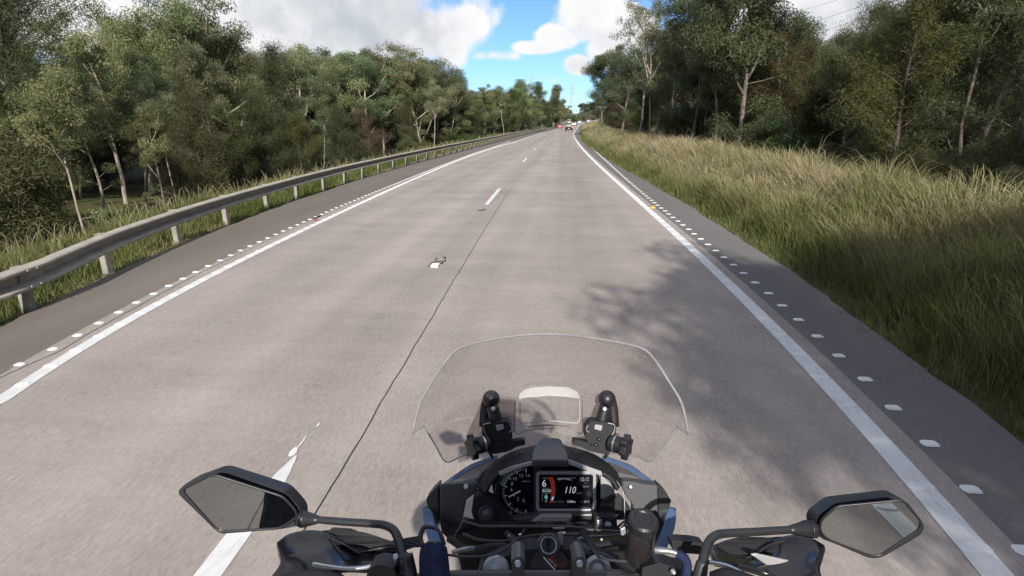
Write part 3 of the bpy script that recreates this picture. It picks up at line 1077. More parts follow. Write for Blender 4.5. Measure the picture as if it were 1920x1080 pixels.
RIGHT = [
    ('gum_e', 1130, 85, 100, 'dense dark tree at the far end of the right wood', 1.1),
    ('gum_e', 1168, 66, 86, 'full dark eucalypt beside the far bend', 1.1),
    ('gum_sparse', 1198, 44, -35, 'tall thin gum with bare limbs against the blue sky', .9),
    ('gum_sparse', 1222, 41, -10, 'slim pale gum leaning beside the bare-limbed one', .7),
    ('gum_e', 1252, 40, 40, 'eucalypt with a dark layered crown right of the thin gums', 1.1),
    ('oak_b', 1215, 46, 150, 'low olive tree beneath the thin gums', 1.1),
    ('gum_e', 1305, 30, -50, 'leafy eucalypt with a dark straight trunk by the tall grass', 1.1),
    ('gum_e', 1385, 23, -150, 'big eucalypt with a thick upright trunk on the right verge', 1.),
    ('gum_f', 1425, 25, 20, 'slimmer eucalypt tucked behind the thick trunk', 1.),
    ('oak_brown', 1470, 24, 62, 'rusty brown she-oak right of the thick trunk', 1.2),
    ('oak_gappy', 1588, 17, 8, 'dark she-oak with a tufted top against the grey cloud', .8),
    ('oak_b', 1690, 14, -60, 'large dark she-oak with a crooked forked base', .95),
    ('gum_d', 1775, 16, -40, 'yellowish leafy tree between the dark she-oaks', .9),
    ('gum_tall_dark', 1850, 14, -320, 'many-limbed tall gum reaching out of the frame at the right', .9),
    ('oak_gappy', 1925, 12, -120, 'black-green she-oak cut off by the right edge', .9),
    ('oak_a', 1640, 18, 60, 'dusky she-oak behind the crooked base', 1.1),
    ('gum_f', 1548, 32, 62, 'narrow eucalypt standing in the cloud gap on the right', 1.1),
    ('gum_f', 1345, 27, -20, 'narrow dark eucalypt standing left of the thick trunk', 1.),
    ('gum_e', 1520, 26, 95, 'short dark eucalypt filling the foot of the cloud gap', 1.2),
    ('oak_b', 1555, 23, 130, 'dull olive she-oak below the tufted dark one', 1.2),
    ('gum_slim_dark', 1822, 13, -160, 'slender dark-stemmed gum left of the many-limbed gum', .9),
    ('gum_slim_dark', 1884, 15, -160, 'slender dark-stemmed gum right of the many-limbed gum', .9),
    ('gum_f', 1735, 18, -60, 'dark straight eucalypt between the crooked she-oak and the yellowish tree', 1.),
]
for i, (k, px, z, top, lab, s) in enumerate(RIGHT):
    plant_px(k, px, z, top, i * 2.3 + .4, lab, None, s)

# the wood behind the front rows
gl, gr = 'trees deeper in the left wood', 'trees deeper in the right wood'
for i in range(140):
    px = R_.uniform(-140, 1048) if i % 3 else R_.uniform(840, 1056)
    zf = np.interp(px, [-140, 0, 300, 550, 700, 800, 900, 1000, 1050], [17, 19, 30, 33, 48, 60, 95, 150, 190])
    z = zf * R_.uniform(1.0, 1.6) + 2
    tp = np.interp(px, [0, 130, 200, 480, 530, 720, 800, 850, 950, 1050], [20, 190, 70, 70, 150, 120, 145, 180, 172, 185]) + R_.uniform(0, 50) * min(1, 60 / z)
    plant_px(R_.choice(['gum_a', 'gum_b', 'gum_c', 'gum_d', 'oak_a', 'oak_b', 'oak_brown' if px < 800 else 'gum_d']), px, z, tp, R_.uniform(0, 6.28), 'tree standing inside the wood behind the left front row', gl, R_.uniform(1.0, 1.4))
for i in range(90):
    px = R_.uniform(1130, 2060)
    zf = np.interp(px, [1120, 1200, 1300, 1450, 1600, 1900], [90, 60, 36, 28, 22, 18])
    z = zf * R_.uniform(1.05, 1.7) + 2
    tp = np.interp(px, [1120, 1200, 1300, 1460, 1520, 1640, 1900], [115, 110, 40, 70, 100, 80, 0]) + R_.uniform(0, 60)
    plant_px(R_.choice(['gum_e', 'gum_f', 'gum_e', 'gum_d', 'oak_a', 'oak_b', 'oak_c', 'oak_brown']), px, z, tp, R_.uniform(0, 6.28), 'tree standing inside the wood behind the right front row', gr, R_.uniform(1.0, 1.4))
for i in range(34):
    px = 842 + i * 6.4 + R_.uniform(-3, 3)
    zf = np.interp(px, [840, 900, 1000, 1056], [66, 84, 145, 215])
    plant_px(R_.choice(['gum_d', 'oak_b', 'gum_a', 'oak_a']), px, zf * R_.uniform(1.0, 1.12), np.interp(px, [840, 950, 1056], [166, 172, 192]) + R_.uniform(-8, 16), R_.uniform(0, 6.28), 'tree in the low even treeline along the far left roadside', 'far left roadside trees', R_.uniform(1.1, 1.5))
for px, z, top in ((1046, 240, 200), (1052, 300, 196), (1057, 350, 199), (1061, 400, 202), (1066, 440, 206), (1040, 230, 194), (1048, 330, 188)):
    plant_px('gum_d' if px % 2 else 'oak_b', px, z, top, px * 1.3, 'tree closing the far end of the left roadside by the pylon', 'trees by the far pylon', 1.5)
for i in range(26):
    px = 532 + i * 13 + R_.uniform(-4, 4)
    zf = np.interp(px, [530, 600, 700, 800, 870], [35, 38, 47, 60, 84])
    plant_px(R_.choice(['gum_a', 'gum_b', 'gum_d', 'gum_c', 'gum_e']), px, zf * R_.uniform(1.02, 1.2), np.interp(px, [530, 570, 610, 700, 790, 830, 870], [128, 112, 104, 98, 104, 142, 158]) + R_.uniform(-6, 24), R_.uniform(0, 6.28), 'eucalypt in the continuous wall of the lower wood mid left', 'eucalypts of the lower wood', R_.uniform(1.05, 1.35))
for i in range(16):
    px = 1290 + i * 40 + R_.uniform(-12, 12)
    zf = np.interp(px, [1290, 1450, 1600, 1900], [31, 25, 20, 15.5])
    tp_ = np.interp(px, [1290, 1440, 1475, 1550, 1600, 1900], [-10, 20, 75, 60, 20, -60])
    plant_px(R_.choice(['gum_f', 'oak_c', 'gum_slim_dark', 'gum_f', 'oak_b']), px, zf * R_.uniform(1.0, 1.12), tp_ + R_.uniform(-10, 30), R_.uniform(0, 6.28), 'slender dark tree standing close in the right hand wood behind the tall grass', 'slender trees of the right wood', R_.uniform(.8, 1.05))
# undergrowth
for i in range(20):
    px = R_.uniform(-60, 1010) if i % 2 else R_.uniform(500, 1010)
    zf = np.interp(px, [-60, 0, 300, 550, 700, 800, 900, 1000], [13, 14, 17, 22, 30, 42, 66, 110])
    z = zf * R_.uniform(.92, 1.3)
    plant_px(R_.choice(['bush_a', 'bush_olive', 'bush_olive']), px, z, 232 + R_.uniform(-5, 75) * min(1, 24 / z), R_.uniform(0, 6.28), 'bushy undergrowth along the foot of the left wood', 'shrubs along the left wood')
for i in range(30):
    px = R_.uniform(1130, 2000)
    zf = np.interp(px, [1120, 1200, 1300, 1450, 1600, 1900], [80, 46, 30, 22, 16, 12.5])
    z = zf * R_.uniform(.95, 1.35)
    plant_px(R_.choice(['bush_a', 'bush_olive', 'bush_olive', 'bush_b']), px, z, R_.uniform(190, 270), R_.uniform(0, 6.28), 'leafy undergrowth at the foot of the right wood', 'shrubs along the right wood')
for i in range(22):
    px = 1240 + i * 34 + R_.uniform(-10, 10)
    zf = np.interp(px, [1240, 1450, 1600, 1900, 2000], [33, 21, 15.5, 10.5, 9.6])
    plant_px(R_.choice(['bush_olive', 'bush_olive', 'bush_a']), px, zf * R_.uniform(1.0, 1.12), R_.uniform(235, 275) + max(0, px - 1500) * .12, R_.uniform(0, 6.28), 'dark low bush where the tall right hand grass meets the wood', 'low bushes behind the tall grass', R_.uniform(.9, 1.3))
for px, z, top in ((1790, 12.5, 255), (1885, 12, 250)):
    plant_px('twigs', px, z, top, R_.uniform(0, 6.28), 'tangle of bare pale twigs under the dark right hand trees', 'bare twiggy shrubs')
# trees standing beside and behind the rider on the right, which shade the near verge
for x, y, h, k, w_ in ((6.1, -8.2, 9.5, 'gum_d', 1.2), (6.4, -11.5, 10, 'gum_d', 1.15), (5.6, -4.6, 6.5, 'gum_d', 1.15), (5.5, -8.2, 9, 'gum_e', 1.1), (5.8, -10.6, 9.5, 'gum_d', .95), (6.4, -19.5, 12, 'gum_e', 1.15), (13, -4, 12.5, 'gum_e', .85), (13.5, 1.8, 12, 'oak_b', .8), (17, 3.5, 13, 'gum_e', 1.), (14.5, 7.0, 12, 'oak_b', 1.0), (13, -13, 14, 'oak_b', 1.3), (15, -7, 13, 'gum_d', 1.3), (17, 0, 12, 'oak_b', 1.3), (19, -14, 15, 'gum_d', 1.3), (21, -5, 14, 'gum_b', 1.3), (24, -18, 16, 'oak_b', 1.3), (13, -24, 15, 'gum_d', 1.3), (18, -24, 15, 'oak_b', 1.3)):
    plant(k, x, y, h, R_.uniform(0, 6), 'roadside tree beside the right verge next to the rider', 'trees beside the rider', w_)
for x, y, h, k, w_ in ((-17, 2, 11, 'gum_d', 1.2), (-15, -5, 12, 'oak_b', 1.2), (-20, -4, 13, 'gum_b', 1.2), (-14, -12, 13, 'gum_d', 1.3), (-24, 4, 13, 'oak_b', 1.3), (-25, -9, 15, 'gum_d', 1.3), (-19, -16, 15, 'oak_b', 1.3), (-30, -2, 14, 'gum_b', 1.3)):
    plant(k, x, y, h, R_.uniform(0, 6), 'wood beside the rider beyond the guardrail', 'trees left of the rider', w_)
# far hill: scattered scrub
for i in range(26):
    px = R_.uniform(1062, 1125)
    z = R_.uniform(420, 680)
    q_ = P(px, 232, z)
    plant(R_.choice(['bush_olive', 'gum_d', 'oak_b', 'oak_a']), q_[0], q_[1], R_.uniform(3, 9), R_.uniform(0, 6), 'scrub on the pale hillside beyond the bend', 'scrub on the far hill', 1.5)
for i in range(7):
    px = 1092 + i * 5
    q_ = P(px, 232, 640)
    plant('gum_e', q_[0], q_[1], R_.uniform(12, 17), i * 1.1, 'dark tree on the skyline of the far hill', 'trees on the far skyline', 1.5)

# --- cars marker


# ------------------------------------------------------------------ cars on the road ahead
def car_paint(name, col, rough=.3):
    return mat(name, col, rough, .0, .5, noise=.05, coat=.6)


M['glass_dark'] = mat('dark car glass', (.010, .013, .016), .32, spec=.25)
M['tyre'] = mat('tyre rubber', (.02, .02, .02), .85)
M['rim'] = mat('alloy wheel', (.4, .4, .42), .35, .8)
M['tail'] = mat('red tail lamp', (.45, .015, .012), .25)
M['amber'] = emis('lit amber indicator', (1, .42, .05), 3.)
M['chrome'] = mat('bright metal', (.75, .75, .75), .18, 1.)
M['plate'] = mat('pale number plate', (.65, .65, .55), .5)


def car(x, y, rz, kind, col, name, label, cat):
    z = float(LIFT(y))
    root = empty(name, (x, y, z), rz)
    tag(root, label, cat)
    L, W, H_, belt, roof0, roof1 = dict(suv=(4.6, 1.88, 1.78, 1.02, .0, .72), hatch=(4.1, 1.75, 1.48, .92, .03, .66), sedan=(4.7, 1.82, 1.44, .90, .16, .66), van=(5.2, 1.95, 2.2, 1.15, .0, .80))[kind]
    m = car_paint('car paint ' + str(col), col, .3 if max(col) > .1 else .8)
    if max(col) <= .1:
        m.node_tree.nodes['Principled BSDF'].inputs['Coat Weight'].default_value = 0
        m.node_tree.nodes['Principled BSDF'].inputs['Specular IOR Level'].default_value = .15
    h = W / 2

    def part(b, nm, mt, par=root, **k):
        return b.build(nm, mt, par, **k)
    # rear of the car at local y = -L/2
    side = [(-L / 2, .35), (-L / 2 - .03, .60), (-L / 2 + .02, belt), (L / 2 - L * .28, belt), (L / 2 - .08, belt - .16), (L / 2, .62), (L / 2 - .03, .32)]
    b = B()
    n = len(side)
    ins = [.04, .0, .02, .02, .08, .12, .10]
    vs = [(-h + i_, yy_, zz) for (yy_, zz), i_ in zip(side, ins)] + [(h - i_, yy_, zz) for (yy_, zz), i_ in zip(side, ins)]
    b.add(vs, [tuple(range(n)), tuple(range(2 * n - 1, n - 1, -1))] + [(i, i + n, (i + 1) % n + n, (i + 1) % n) for i in range(n)])
    body = part(b, 'body', m, bevel=.06)
    # cabin: roof and pillars
    b = B()
    yb0, yb1 = -L / 2 + .05 + L * roof0, L / 2 - L * .26
    yt0, yt1 = -L / 2 + .25 + L * roof0 * 1.3, -L / 2 + L * roof1
    a, c = h - .05, h - .20
    vs = [(-a, yb0, belt), (a, yb0, belt), (a, yb1, belt), (-a, yb1, belt), (-c, yt0, H_), (c, yt0, H_), (c, yt1, H_), (-c, yt1, H_)]
    b.add(vs, [(4, 5, 6, 7), (0, 1, 5, 4), (1, 2, 6, 5), (2, 3, 7, 6), (3, 0, 4, 7)])
    part(b, 'cabin', m, bevel=.07)

    def pane(i, j, k, l, f, nm):
        q = [np.array(vs[t]) for t in (i, j, k, l)]
        c_ = sum(q) / 4
        nrm = np.cross(q[1] - q[0], q[3] - q[0])
        nrm /= np.linalg.norm(nrm)
        if nrm.dot(c_ - np.array([0, 0, belt])) < 0:
            nrm = -nrm
        q = [c_ + (p_ - c_) * np.array(f) + nrm * .012 for p_ in q]
        part(B().add(q, [(0, 1, 2, 3)]), nm, M['glass_dark'], solid=.006)
    pane(0, 1, 5, 4, (.86, .84, .80), 'rear_window')
    pane(1, 2, 6, 5, (.9, .86, .78), 'side_window')
    pane(3, 0, 4, 7, (.9, .86, .78), 'side_window')
    pane(2, 3, 7, 6, (.86, .86, .84), 'windscreen')
    for sx in (-1, 1):
        for yy_ in (-L * .30, L * .31):
            w = B().lathe((sx * (h - .22), yy_, .335), (sx, 0, 0), [(0, .30), (.02, .335), (.19, .335), (.215, .30)], 20)
            wo = part(w, 'wheel', M['tyre'], smooth=False)
            part(B().lathe((sx * (h - .02), yy_, .335), (sx, 0, 0), [(0, .21), (.012, .19), (.016, .05)], 14), 'rim', M['rim'], wo)
        tl = B().box((sx * (h - .17), -L / 2 - .01, belt - .14), (.14, .035, .10 if kind != 'van' else .2))
        part(tl, 'tail_light', M['tail'], bevel=.015)
    part(B().box((0, -L / 2 - .04, .47), (h - .12, .03, .12)), 'bumper', M['tyre'] if kind == 'suv' else m, bevel=.02)
    part(B().box((0, -L / 2 - .025, .74), (.2, .012, .06)), 'number_plate', M['plate'])
    return root


def car_at(px, z, rz, kind, col, name, label, cat='car'):
    q_ = P(px, 236, z)
    return car(q_[0], q_[1], rz, kind, col, name, label, cat)


suv = car_at(1067, 137, -.02, 'suv', (.006, .007, .009), 'parked_car', 'dark four-wheel drive ahead in the right hand lane', 'four-wheel drive')
suv.name = 'suv_car'
B().box((.86, -2.36, 1.0), (.07, .03, .09)).build('indicator_lamp', M['amber'], suv)
car_at(1050, 187, -.02, 'hatch', (.42, .03, .04), 'hatchback_car', 'red hatchback ahead in the left hand lane')
car_at(1067.5, 262, -.06, 'van', (.30, .255, .21), 'delivery_van', 'tan boxy van beyond the red hatchback', 'van')
car_at(1076.5, 222, -.10, 'sedan', (.75, .75, .76), 'sedan_car', 'white car directly beyond the dark four-wheel drive')
car_at(1087, 275, -.13, 'sedan', (.72, .72, .73), 'sedan_car', 'second white car further round the bend')
car_at(1097, 330, -.14, 'hatch', (.03, .07, .08), 'hatchback_car', 'dark teal car between white cars on the far bend')
car_at(1103, 372, -.14, 'hatch', (.70, .70, .71), 'hatchback_car', 'farthest white car nearly hidden by the right hand wood')


# ------------------------------------------------------------------ pylons and wires
M['lattice'] = mat('pale lattice steel', (.42, .44, .46), .6, .2)
M['wire'] = mat('aluminium conductor', (.16, .17, .19), .6, .2)


def pylon(px, z, base, top, label, r=.16, rz=.3, sink=6):
    q_ = P(px, base, z)
    h = P(px, top, z)[2] - q_[2]
    t = empty('transmission_tower', q_, rz)
    tag(t, label, 'pylon')
    T = np.array(q_)
    b = B()
    w0 = h * .13

    def wd(k):
        return w0 * (1 - k) ** 1.15 + h * .018
    lv = [0, .18, .34, .48, .60, .70, .79, .87, .94, 1.0]
    for sx in (-1, 1):
        for sy in (-1, 1):
            b.tube([(sx * wd(k), sy * wd(k), h * k) for k in lv], r, 4)
            b.tube([(sx * w0 * 1.1, sy * w0 * 1.1, -sink), (sx * w0 * 1.04, sy * w0 * 1.04, 0)], r, 4)
    for a, c in zip(lv[:-1], lv[1:]):
        for s_ in (-1, 1):
            for ax in (0, 1):
                p0 = [(s_ * wd(a), e * wd(a)) if ax else (e * wd(a), s_ * wd(a)) for e in (-1, 1)]
                p1 = [(s_ * wd(c), e * wd(c)) if ax else (e * wd(c), s_ * wd(c)) for e in (-1, 1)]
                b.tube([(*p0[0], h * a), (*p1[1], h * c)], r * .6, 3)
                b.tube([(*p0[1], h * a), (*p1[0], h * c)], r * .6, 3)
    b.build('lattice_mast', M['lattice'], t)
    for k, w in ((.70, .22), (.83, .25), (.95, .20)):
        b = B()
        for s_ in (-1, 1):
            for e in (-1, 1):
                b.tube([(0, e * wd(k), h * k), (s_ * h * w, 0, h * (k + .012))], r * .8, 3)
            b.tube([(0, 0, h * (k + .05)), (s_ * h * w, 0, h * (k + .012))], r * .7, 3)
            b.tube([(s_ * h * w, 0, h * (k + .012)), (s_ * h * w, 0, h * (k - .03))], r * .7, 3)
        b.build('cross_arm', M['lattice'], t)
    return t


pylon(1071, 460, 213, 160, 'lattice pylon rising in the gap at the end of the road', .085, .9)
pylon(994, 620, 205, 146, 'fainter pylon showing only its top above the far left trees', .13, .9)
pylon(1612, 120, 240, -40, 'pylon half hidden behind the dark she-oaks on the right', .10, 1.2)
wires = B()
for (x0, y0, x1, y1, e) in ((1330, 62, 1612, 12, 3), (1330, 84, 1612, 36, 3), (1330, 30, 1612, -14, 3)):
    a, c = P(x0, y0, 230), P(x1, y1, 120)
    wires.tube([a + (c - a) * t + np.array([0, 0, -e * 4 * t * (1 - t)]) for t in np.linspace(0, 1, 14)], .035, 5)
    wo = B()
    wo.tube([a + (c - a) * t + np.array([0, 0, -e * 4 * t * (1 - t)]) for t in np.linspace(0, 1, 14)], .035, 5)
    lab = {62: 'middle one of three power lines crossing the cloud gap on the right', 84: 'lowest of three power lines crossing the cloud gap on the right', 30: 'highest of three power lines crossing the cloud gap on the right'}[y0]
    tag(wo.build('power_line', M['wire']), lab, 'wire', 'power lines on the right')

# ------------------------------------------------------------------ litter and raised markers on the road
M['black_plastic_scrap'] = mat('black tape scrap', (.02, .02, .02), .6)
M['white_scrap'] = mat('white plastic scrap', (.82, .83, .83), .5)
M['red_scrap'] = mat('red plastic scrap', (.35, .03, .03), .5)
M['yellow'] = mat('yellow reflector', (.65, .42, .05), .4)


def ground_poly(pts, z0, z1):
    """low solid from an outline given in photo pixels on the road"""
    g = [G0(*p_) for p_ in pts]
    n_ = len(g)
    return B().add([(*p_, z0) for p_ in g] + [(*p_, z1) for p_ in g], [tuple(range(n_ - 1, -1, -1)), tuple(range(n_, 2 * n_))] + [(i, (i + 1) % n_, (i + 1) % n_ + n_, i + n_) for i in range(n_)])


def stroke(pts, w, z0=.006, r=None):
    return B().tube([(*G0(*p_), z0) for p_ in pts], w, 5)


c = G0(822, 492)
deb = empty('road_debris', (*c, 0))
tag(deb, 'broken white and black plastic fitting lying in the left lane', 'debris')
DB = np.array(deb.location)
ground_poly([(807, 502), (812, 497), (824.5, 497), (821, 502.5)], .006, .03).build('white_piece', M['white_scrap'], deb, DB)
for pts in ([(804, 501), (811, 493), (822, 494), (829, 495.5), (831, 490)], [(814, 491), (820, 490.5), (830, 492), (836, 489)], [(816, 487), (820, 485)], [(831, 483), (836, 483.5), (834, 486.5)]):
    stroke(pts, .009).build('black_piece', M['black_plastic_scrap'], deb, DB)
tag(stroke([(896, 394.5), (903, 395), (910, 393.5)], .012).build('rubber_strip', M['black_plastic_scrap']), 'short dark rubber strip short of the lane dash', 'debris')
c = G0(596, 410)
deb = empty('road_debris', (*c, 0))
tag(deb, 'dark and red scrap beside the left edge line', 'debris')
DB = np.array(deb.location)
stroke([(588, 411), (594, 408), (602, 405)], .016).build('black_piece', M['black_plastic_scrap'], deb, DB)
stroke([(590, 414.5), (596, 413)], .018).build('red_piece', M['red_scrap'], deb, DB)
tag(ground_poly([(1219, 391), (1222, 387.5), (1228, 387.5), (1229, 391)], .002, .022).build('reflective_marker', M['yellow'], bevel=.006), 'small yellow raised reflector outside the right edge line', 'road marker')

# ------------------------------------------------------------------ the motorcycle
M['plastic'] = mat('black textured plastic', (.014, .014, .016), .40, spec=.5, noise=.1, nscale=60, bump=.03)
M['plastic_matt'] = mat('matt black plastic', (.010, .010, .012), .62, spec=.35, noise=.15, nscale=90, bump=.05)
M['satin'] = mat('dark grey satin panel', (.038, .038, .042), .38, spec=.5, noise=.06, nscale=30)
M['satin_mid'] = mat('grey satin panel', (.075, .075, .080), .36, spec=.5, noise=.06, nscale=30)
M['silver'] = mat('silver painted trim', (.30, .29, .30), .38, .2, noise=.05)
M['gloss_black'] = mat('gloss black', (.010, .010, .011), .22, spec=.5, coat=.2)
M['metal_black'] = mat('black painted tube', (.018, .018, .02), .28, spec=.6)
M['steel'] = mat('machined steel', (.55, .56, .56), .28, .9)
M['alu'] = mat('cast aluminium', (.30, .31, .32), .45, .8, noise=.12, nscale=40)
M['blue'] = mat('metallic blue paint', (.075, .125, .225), .36, .15, noise=.06, nscale=200, coat=.4)
M['navy'] = mat('navy cloth cover', (.018, .024, .055), .85, spec=.1, noise=.3, nscale=120, bump=.2)
M['window_grey'] = mat('smoked grey lens', (.13, .115, .11), .25, spec=.5)
M['mirror'] = mat('mirror glass', (.37, .385, .39), .015, 1.)
M['clear'] = clear('clear windshield plastic', (.935, .925, .925), (.48, .46, .46), .06)
M['smoke'] = clear('smoked deflector plastic', (.85, .82, .82), (.40, .37, .37), .15, .1)
M['edge'] = clear('windshield edge', (.55, .54, .56), (.50, .50, .52), .34, .06)
M['lip'] = clear('glare white vent lip', (.88, .88, .88), (.72, .71, .71), .25, .12)  # milky haze in the plastic paints the sun glare on the lip
M['screen'] = mat('display glass', (.005, .006, .009), .16, spec=.4)
M['reservoir'] = clear('smoky reservoir plastic', (.50, .50, .52), (.09, .09, .095), .16, .08)
M['guard'] = clear('smoke handguard plastic', (.16, .15, .16), (.07, .07, .075), .38, .12)
M['r_white'] = emis('lit white digits', (.80, .86, .88), .40)
M['r_dim'] = emis('lit dim digits', (.6, .66, .72), .10)
M['r_red'] = emis('lit red gauge bar', (.55, .06, .05), .16)
M['r_blue'] = emis('lit blue bar', (.25, .6, .9), .5)
M['r_teal'] = emis('lit teal icon', (.2, .6, .55), .35)
M['red_cloth'] = mat('red printed letters', (.50, .05, .03), .7)
M['white_print'] = mat('white print', (.7, .7, .7), .6)
M['fluid'] = mat('amber brake fluid', (.045, .022, .014), .2)
M['leather'] = mat('black riding leather', (.018, .018, .02), .55, spec=.3, noise=.3, nscale=25, bump=.25)

bike = empty('motorcycle', (-.015, .7, 0))
tag(bike, 'black and blue touring motorcycle seen from the saddle with clear windshield and two mirrors', 'motorcycle')
BB = np.array(bike.location)
from mathutils.geometry import tessellate_polygon


def px3(p_, z=None):
    return P(p_[0], p_[1], p_[2] if len(p_) > 2 else z)


def panel(name, pts, z, m, th=.01, bevel=.002, parent=None, smooth=False, fwd=0):
    """solid panel from an outline: points (px, py[, depth]) with real depth, thickened away from the rider"""
    a = sum(pts[i][0] * pts[(i + 1) % len(pts)][1] - pts[(i + 1) % len(pts)][0] * pts[i][1] for i in range(len(pts)))
    if a > 0:
        pts = pts[::-1]
    tri = tessellate_polygon([[Vector((p_[0], -p_[1], 0)) for p_ in pts]])
    vs = [px3(p_, z) for p_ in pts]
    fs = []
    for t in tri:
        (x0, y0), (x1, y1), (x2, y2) = [(pts[i][0], -pts[i][1]) for i in t]
        fs.append(t if (x1 - x0) * (y2 - y0) - (x2 - x0) * (y1 - y0) > 0 else t[::-1])
    return B().add(vs, fs).build(name, m, bike if parent is None else parent, BB, solid=th, off=-1, bevel=bevel, smooth=smooth)


def rnd_poly(pts, r, n=4):
    """round the corners of a pixel outline"""
    out = []
    k = len(pts)
    for i in range(k):
        p_, a, c = np.array(pts[i][:2], float), np.array(pts[i - 1][:2], float), np.array(pts[(i + 1) % k][:2], float)
        da, dc = a - p_, c - p_
        la, lc = np.linalg.norm(da), np.linalg.norm(dc)
        rr = min(r, la * .45, lc * .45)
        s0, s1 = p_ + da / la * rr, p_ + dc / lc * rr
        for t in np.linspace(0, 1, n + 1):
            q_ = (1 - t) ** 2 * s0 + 2 * t * (1 - t) * p_ + t * t * s1
            out.append((q_[0], q_[1], *pts[i][2:3]))
    return out


def loft(name, rows, m, th=.004, parent=None, n=6, bevel=0, sm=True):
    """smooth skin through rows of (px, py, depth) points"""
    g = [crom([px3(p_) for p_ in r_], n) for r_ in rows]
    cols = [crom([g[i][j] for i in range(len(g))], n) for j in range(len(g[0]))]
    nr, nc = len(cols[0]), len(cols)
    vs = [cols[j][i] for i in range(nr) for j in range(nc)]
    fs = [(i * nc + j, (i + 1) * nc + j, (i + 1) * nc + j + 1, i * nc + j + 1) for i in range(nr - 1) for j in range(nc - 1)]
    return B().add(vs, fs).build(name, m, bike if parent is None else parent, BB, smooth=sm, solid=th, off=-1, bevel=bevel)


def ptube(name, pts, r, m, parent=None, n=10, sm=6, smooth=True):
    """tube through (px, py, depth) points, radius in pixels at each point's depth"""
    q_ = crom([px3(p_) for p_ in pts], sm)
    k = len(q_)
    if np.isscalar(r):
        r = [r] * len(pts)
    rr = [np.interp(i / (k - 1), np.linspace(0, 1, len(pts)), [rp * p_[2] / F for rp, p_ in zip(r, pts)]) for i in range(k)]
    return B().tube(q_, rr, n).build(name, m, bike if parent is None else parent, BB, smooth=smooth)


def disc(name, px, py, z, prof, m, parent=None, axis=None, n=24, smooth=False, cap=True):
    """turned part facing the rider; prof = (towards rider in m, radius in px)"""
    c_ = P(px, py, z)
    ax = (CAM - c_) if axis is None else np.array(axis, float)
    return B().lathe(c_, ax, [(d, rp * z / F) for d, rp in prof], n, cap).build(name, m, bike if parent is None else parent, BB, smooth=smooth)


def text(name, s_, px, py, z, hpx, m, parent, align='LEFT', rot=0., shear=0., sx=1.):
    cu = bpy.data.curves.new('t', 'FONT')
    cu.body = s_
    cu.size = hpx * z / F / .70
    cu.align_x = align
    cu.align_y = 'CENTER'
    cu.shear = shear
    o = bpy.data.objects.new('t', cu)
    COL.objects.link(o)
    dg = bpy.context.evaluated_depsgraph_get()
    me_ = bpy.data.meshes.new_from_object(o.evaluated_get(dg))
    bpy.data.objects.remove(o)
    ca, sa = math.cos(rot), math.sin(rot)
    c_ = P(px, py, z)
    co = np.empty(len(me_.vertices) * 3)
    me_.vertices.foreach_get('co', co)
    co = co.reshape(-1, 3)
    x, y = co[:, 0] * sx, co[:, 1]
    w = c_ + (x * ca - y * sa)[:, None] * RV + (x * sa + y * ca)[:, None] * UV - BB
    me_.vertices.foreach_set('co', w.ravel())
    me_.update()
    me_.materials.clear()
    me_.materials.append(m)
    o2 = bpy.data.objects.new(name, me_)
    COL.objects.link(o2)
    o2.parent = parent
    return o2


# --- windshield
u_ = np.linspace(0, 1, 9)


def wrow(xl, xc, xr, ye_l, yc, ye_r, ze, zc, pw=2.):
    out = []
    for u in u_:
        t = abs(2 * u - 1)
        x = (xl * (1 - 2 * u) + xc * 2 * u) if u < .5 else (xc * (2 - 2 * u) + xr * (2 * u - 1))
        ye = ye_l if u < .5 else ye_r
        out.append((x, yc + (ye - yc) * t ** pw, zc + (ze - zc) * t ** 1.8))
    return out


top_px = [(857, 655, .955), (887, 645, .975), (933, 635, 1.0), (980, 629, 1.018), (1028, 627, 1.025), (1075, 629.5, 1.018), (1120, 636, 1.0), (1170, 645, .975), (1207, 655, .955)]
shield = loft('windshield', [top_px,
                             wrow(820, 1030, 1242, 700, 668, 698, .955, 1.06),
                             wrow(788, 1030, 1277, 757, 722, 755, .955, 1.10),
                             wrow(774, 1031, 1290, 813, 775, 815, .95, 1.13, 3.),
                             ], M['clear'], .003)
row3 = wrow(774, 1031, 1290, 813, 775, 815, .95, 1.13, 3.)
r3x = [q_[0] for q_ in row3]
join = [(x, np.interp(x, r3x, [q_[1] for q_ in row3]) + .6, np.interp(x, r3x, [q_[2] for q_ in row3])) for x in np.linspace(797, 1269, 15)]
u_ = np.linspace(0, 1, 15)
loft('lower_lip', [join, wrow(815, 1031, 1247, 832, 812, 834, .985, 1.15), wrow(836, 1031, 1222, 865, 846, 864, 1.0, 1.17)], M['clear'], .003, shield)
ptube('rim_bead', [(773, 815, .95), (786, 760, .955), (812, 712, .955), (840, 672, .955), (857, 655, .955), (887, 644.5, .975), (933, 634.5, 1.0), (980, 628.5, 1.018), (1028, 626.5, 1.025), (1075, 629, 1.018), (1120, 635.5, 1.0), (1170, 644, .975), (1207, 655, .955), (1228, 675, .955), (1252, 712, .955), (1278, 757, .955), (1291, 815, .95)], [2.6] * 5 + [2.2] * 7 + [2.6] * 5, M['edge'], shield, 8)
ptube('lip_bead', [(774, 813, .95), (792, 799, .968), (797, 803, .975), (816, 834, .985), (836, 866, 1.0), (862, 857, 1.03), (888, 848, 1.05)], 1.3, M['edge'], shield, 6)
ptube('lip_bead', [(1290, 815, .95), (1271, 800, .968), (1267, 804, .975), (1247, 834, .985), (1222, 865, 1.0), (1198, 857, 1.03), (1174, 848, 1.05)], 1.3, M['edge'], shield, 6)
for o_ in [shield] + [c_ for c_ in shield.children if c_.name.startswith('lower_lip')]:
    o_.modifiers['solid'].use_rim = False
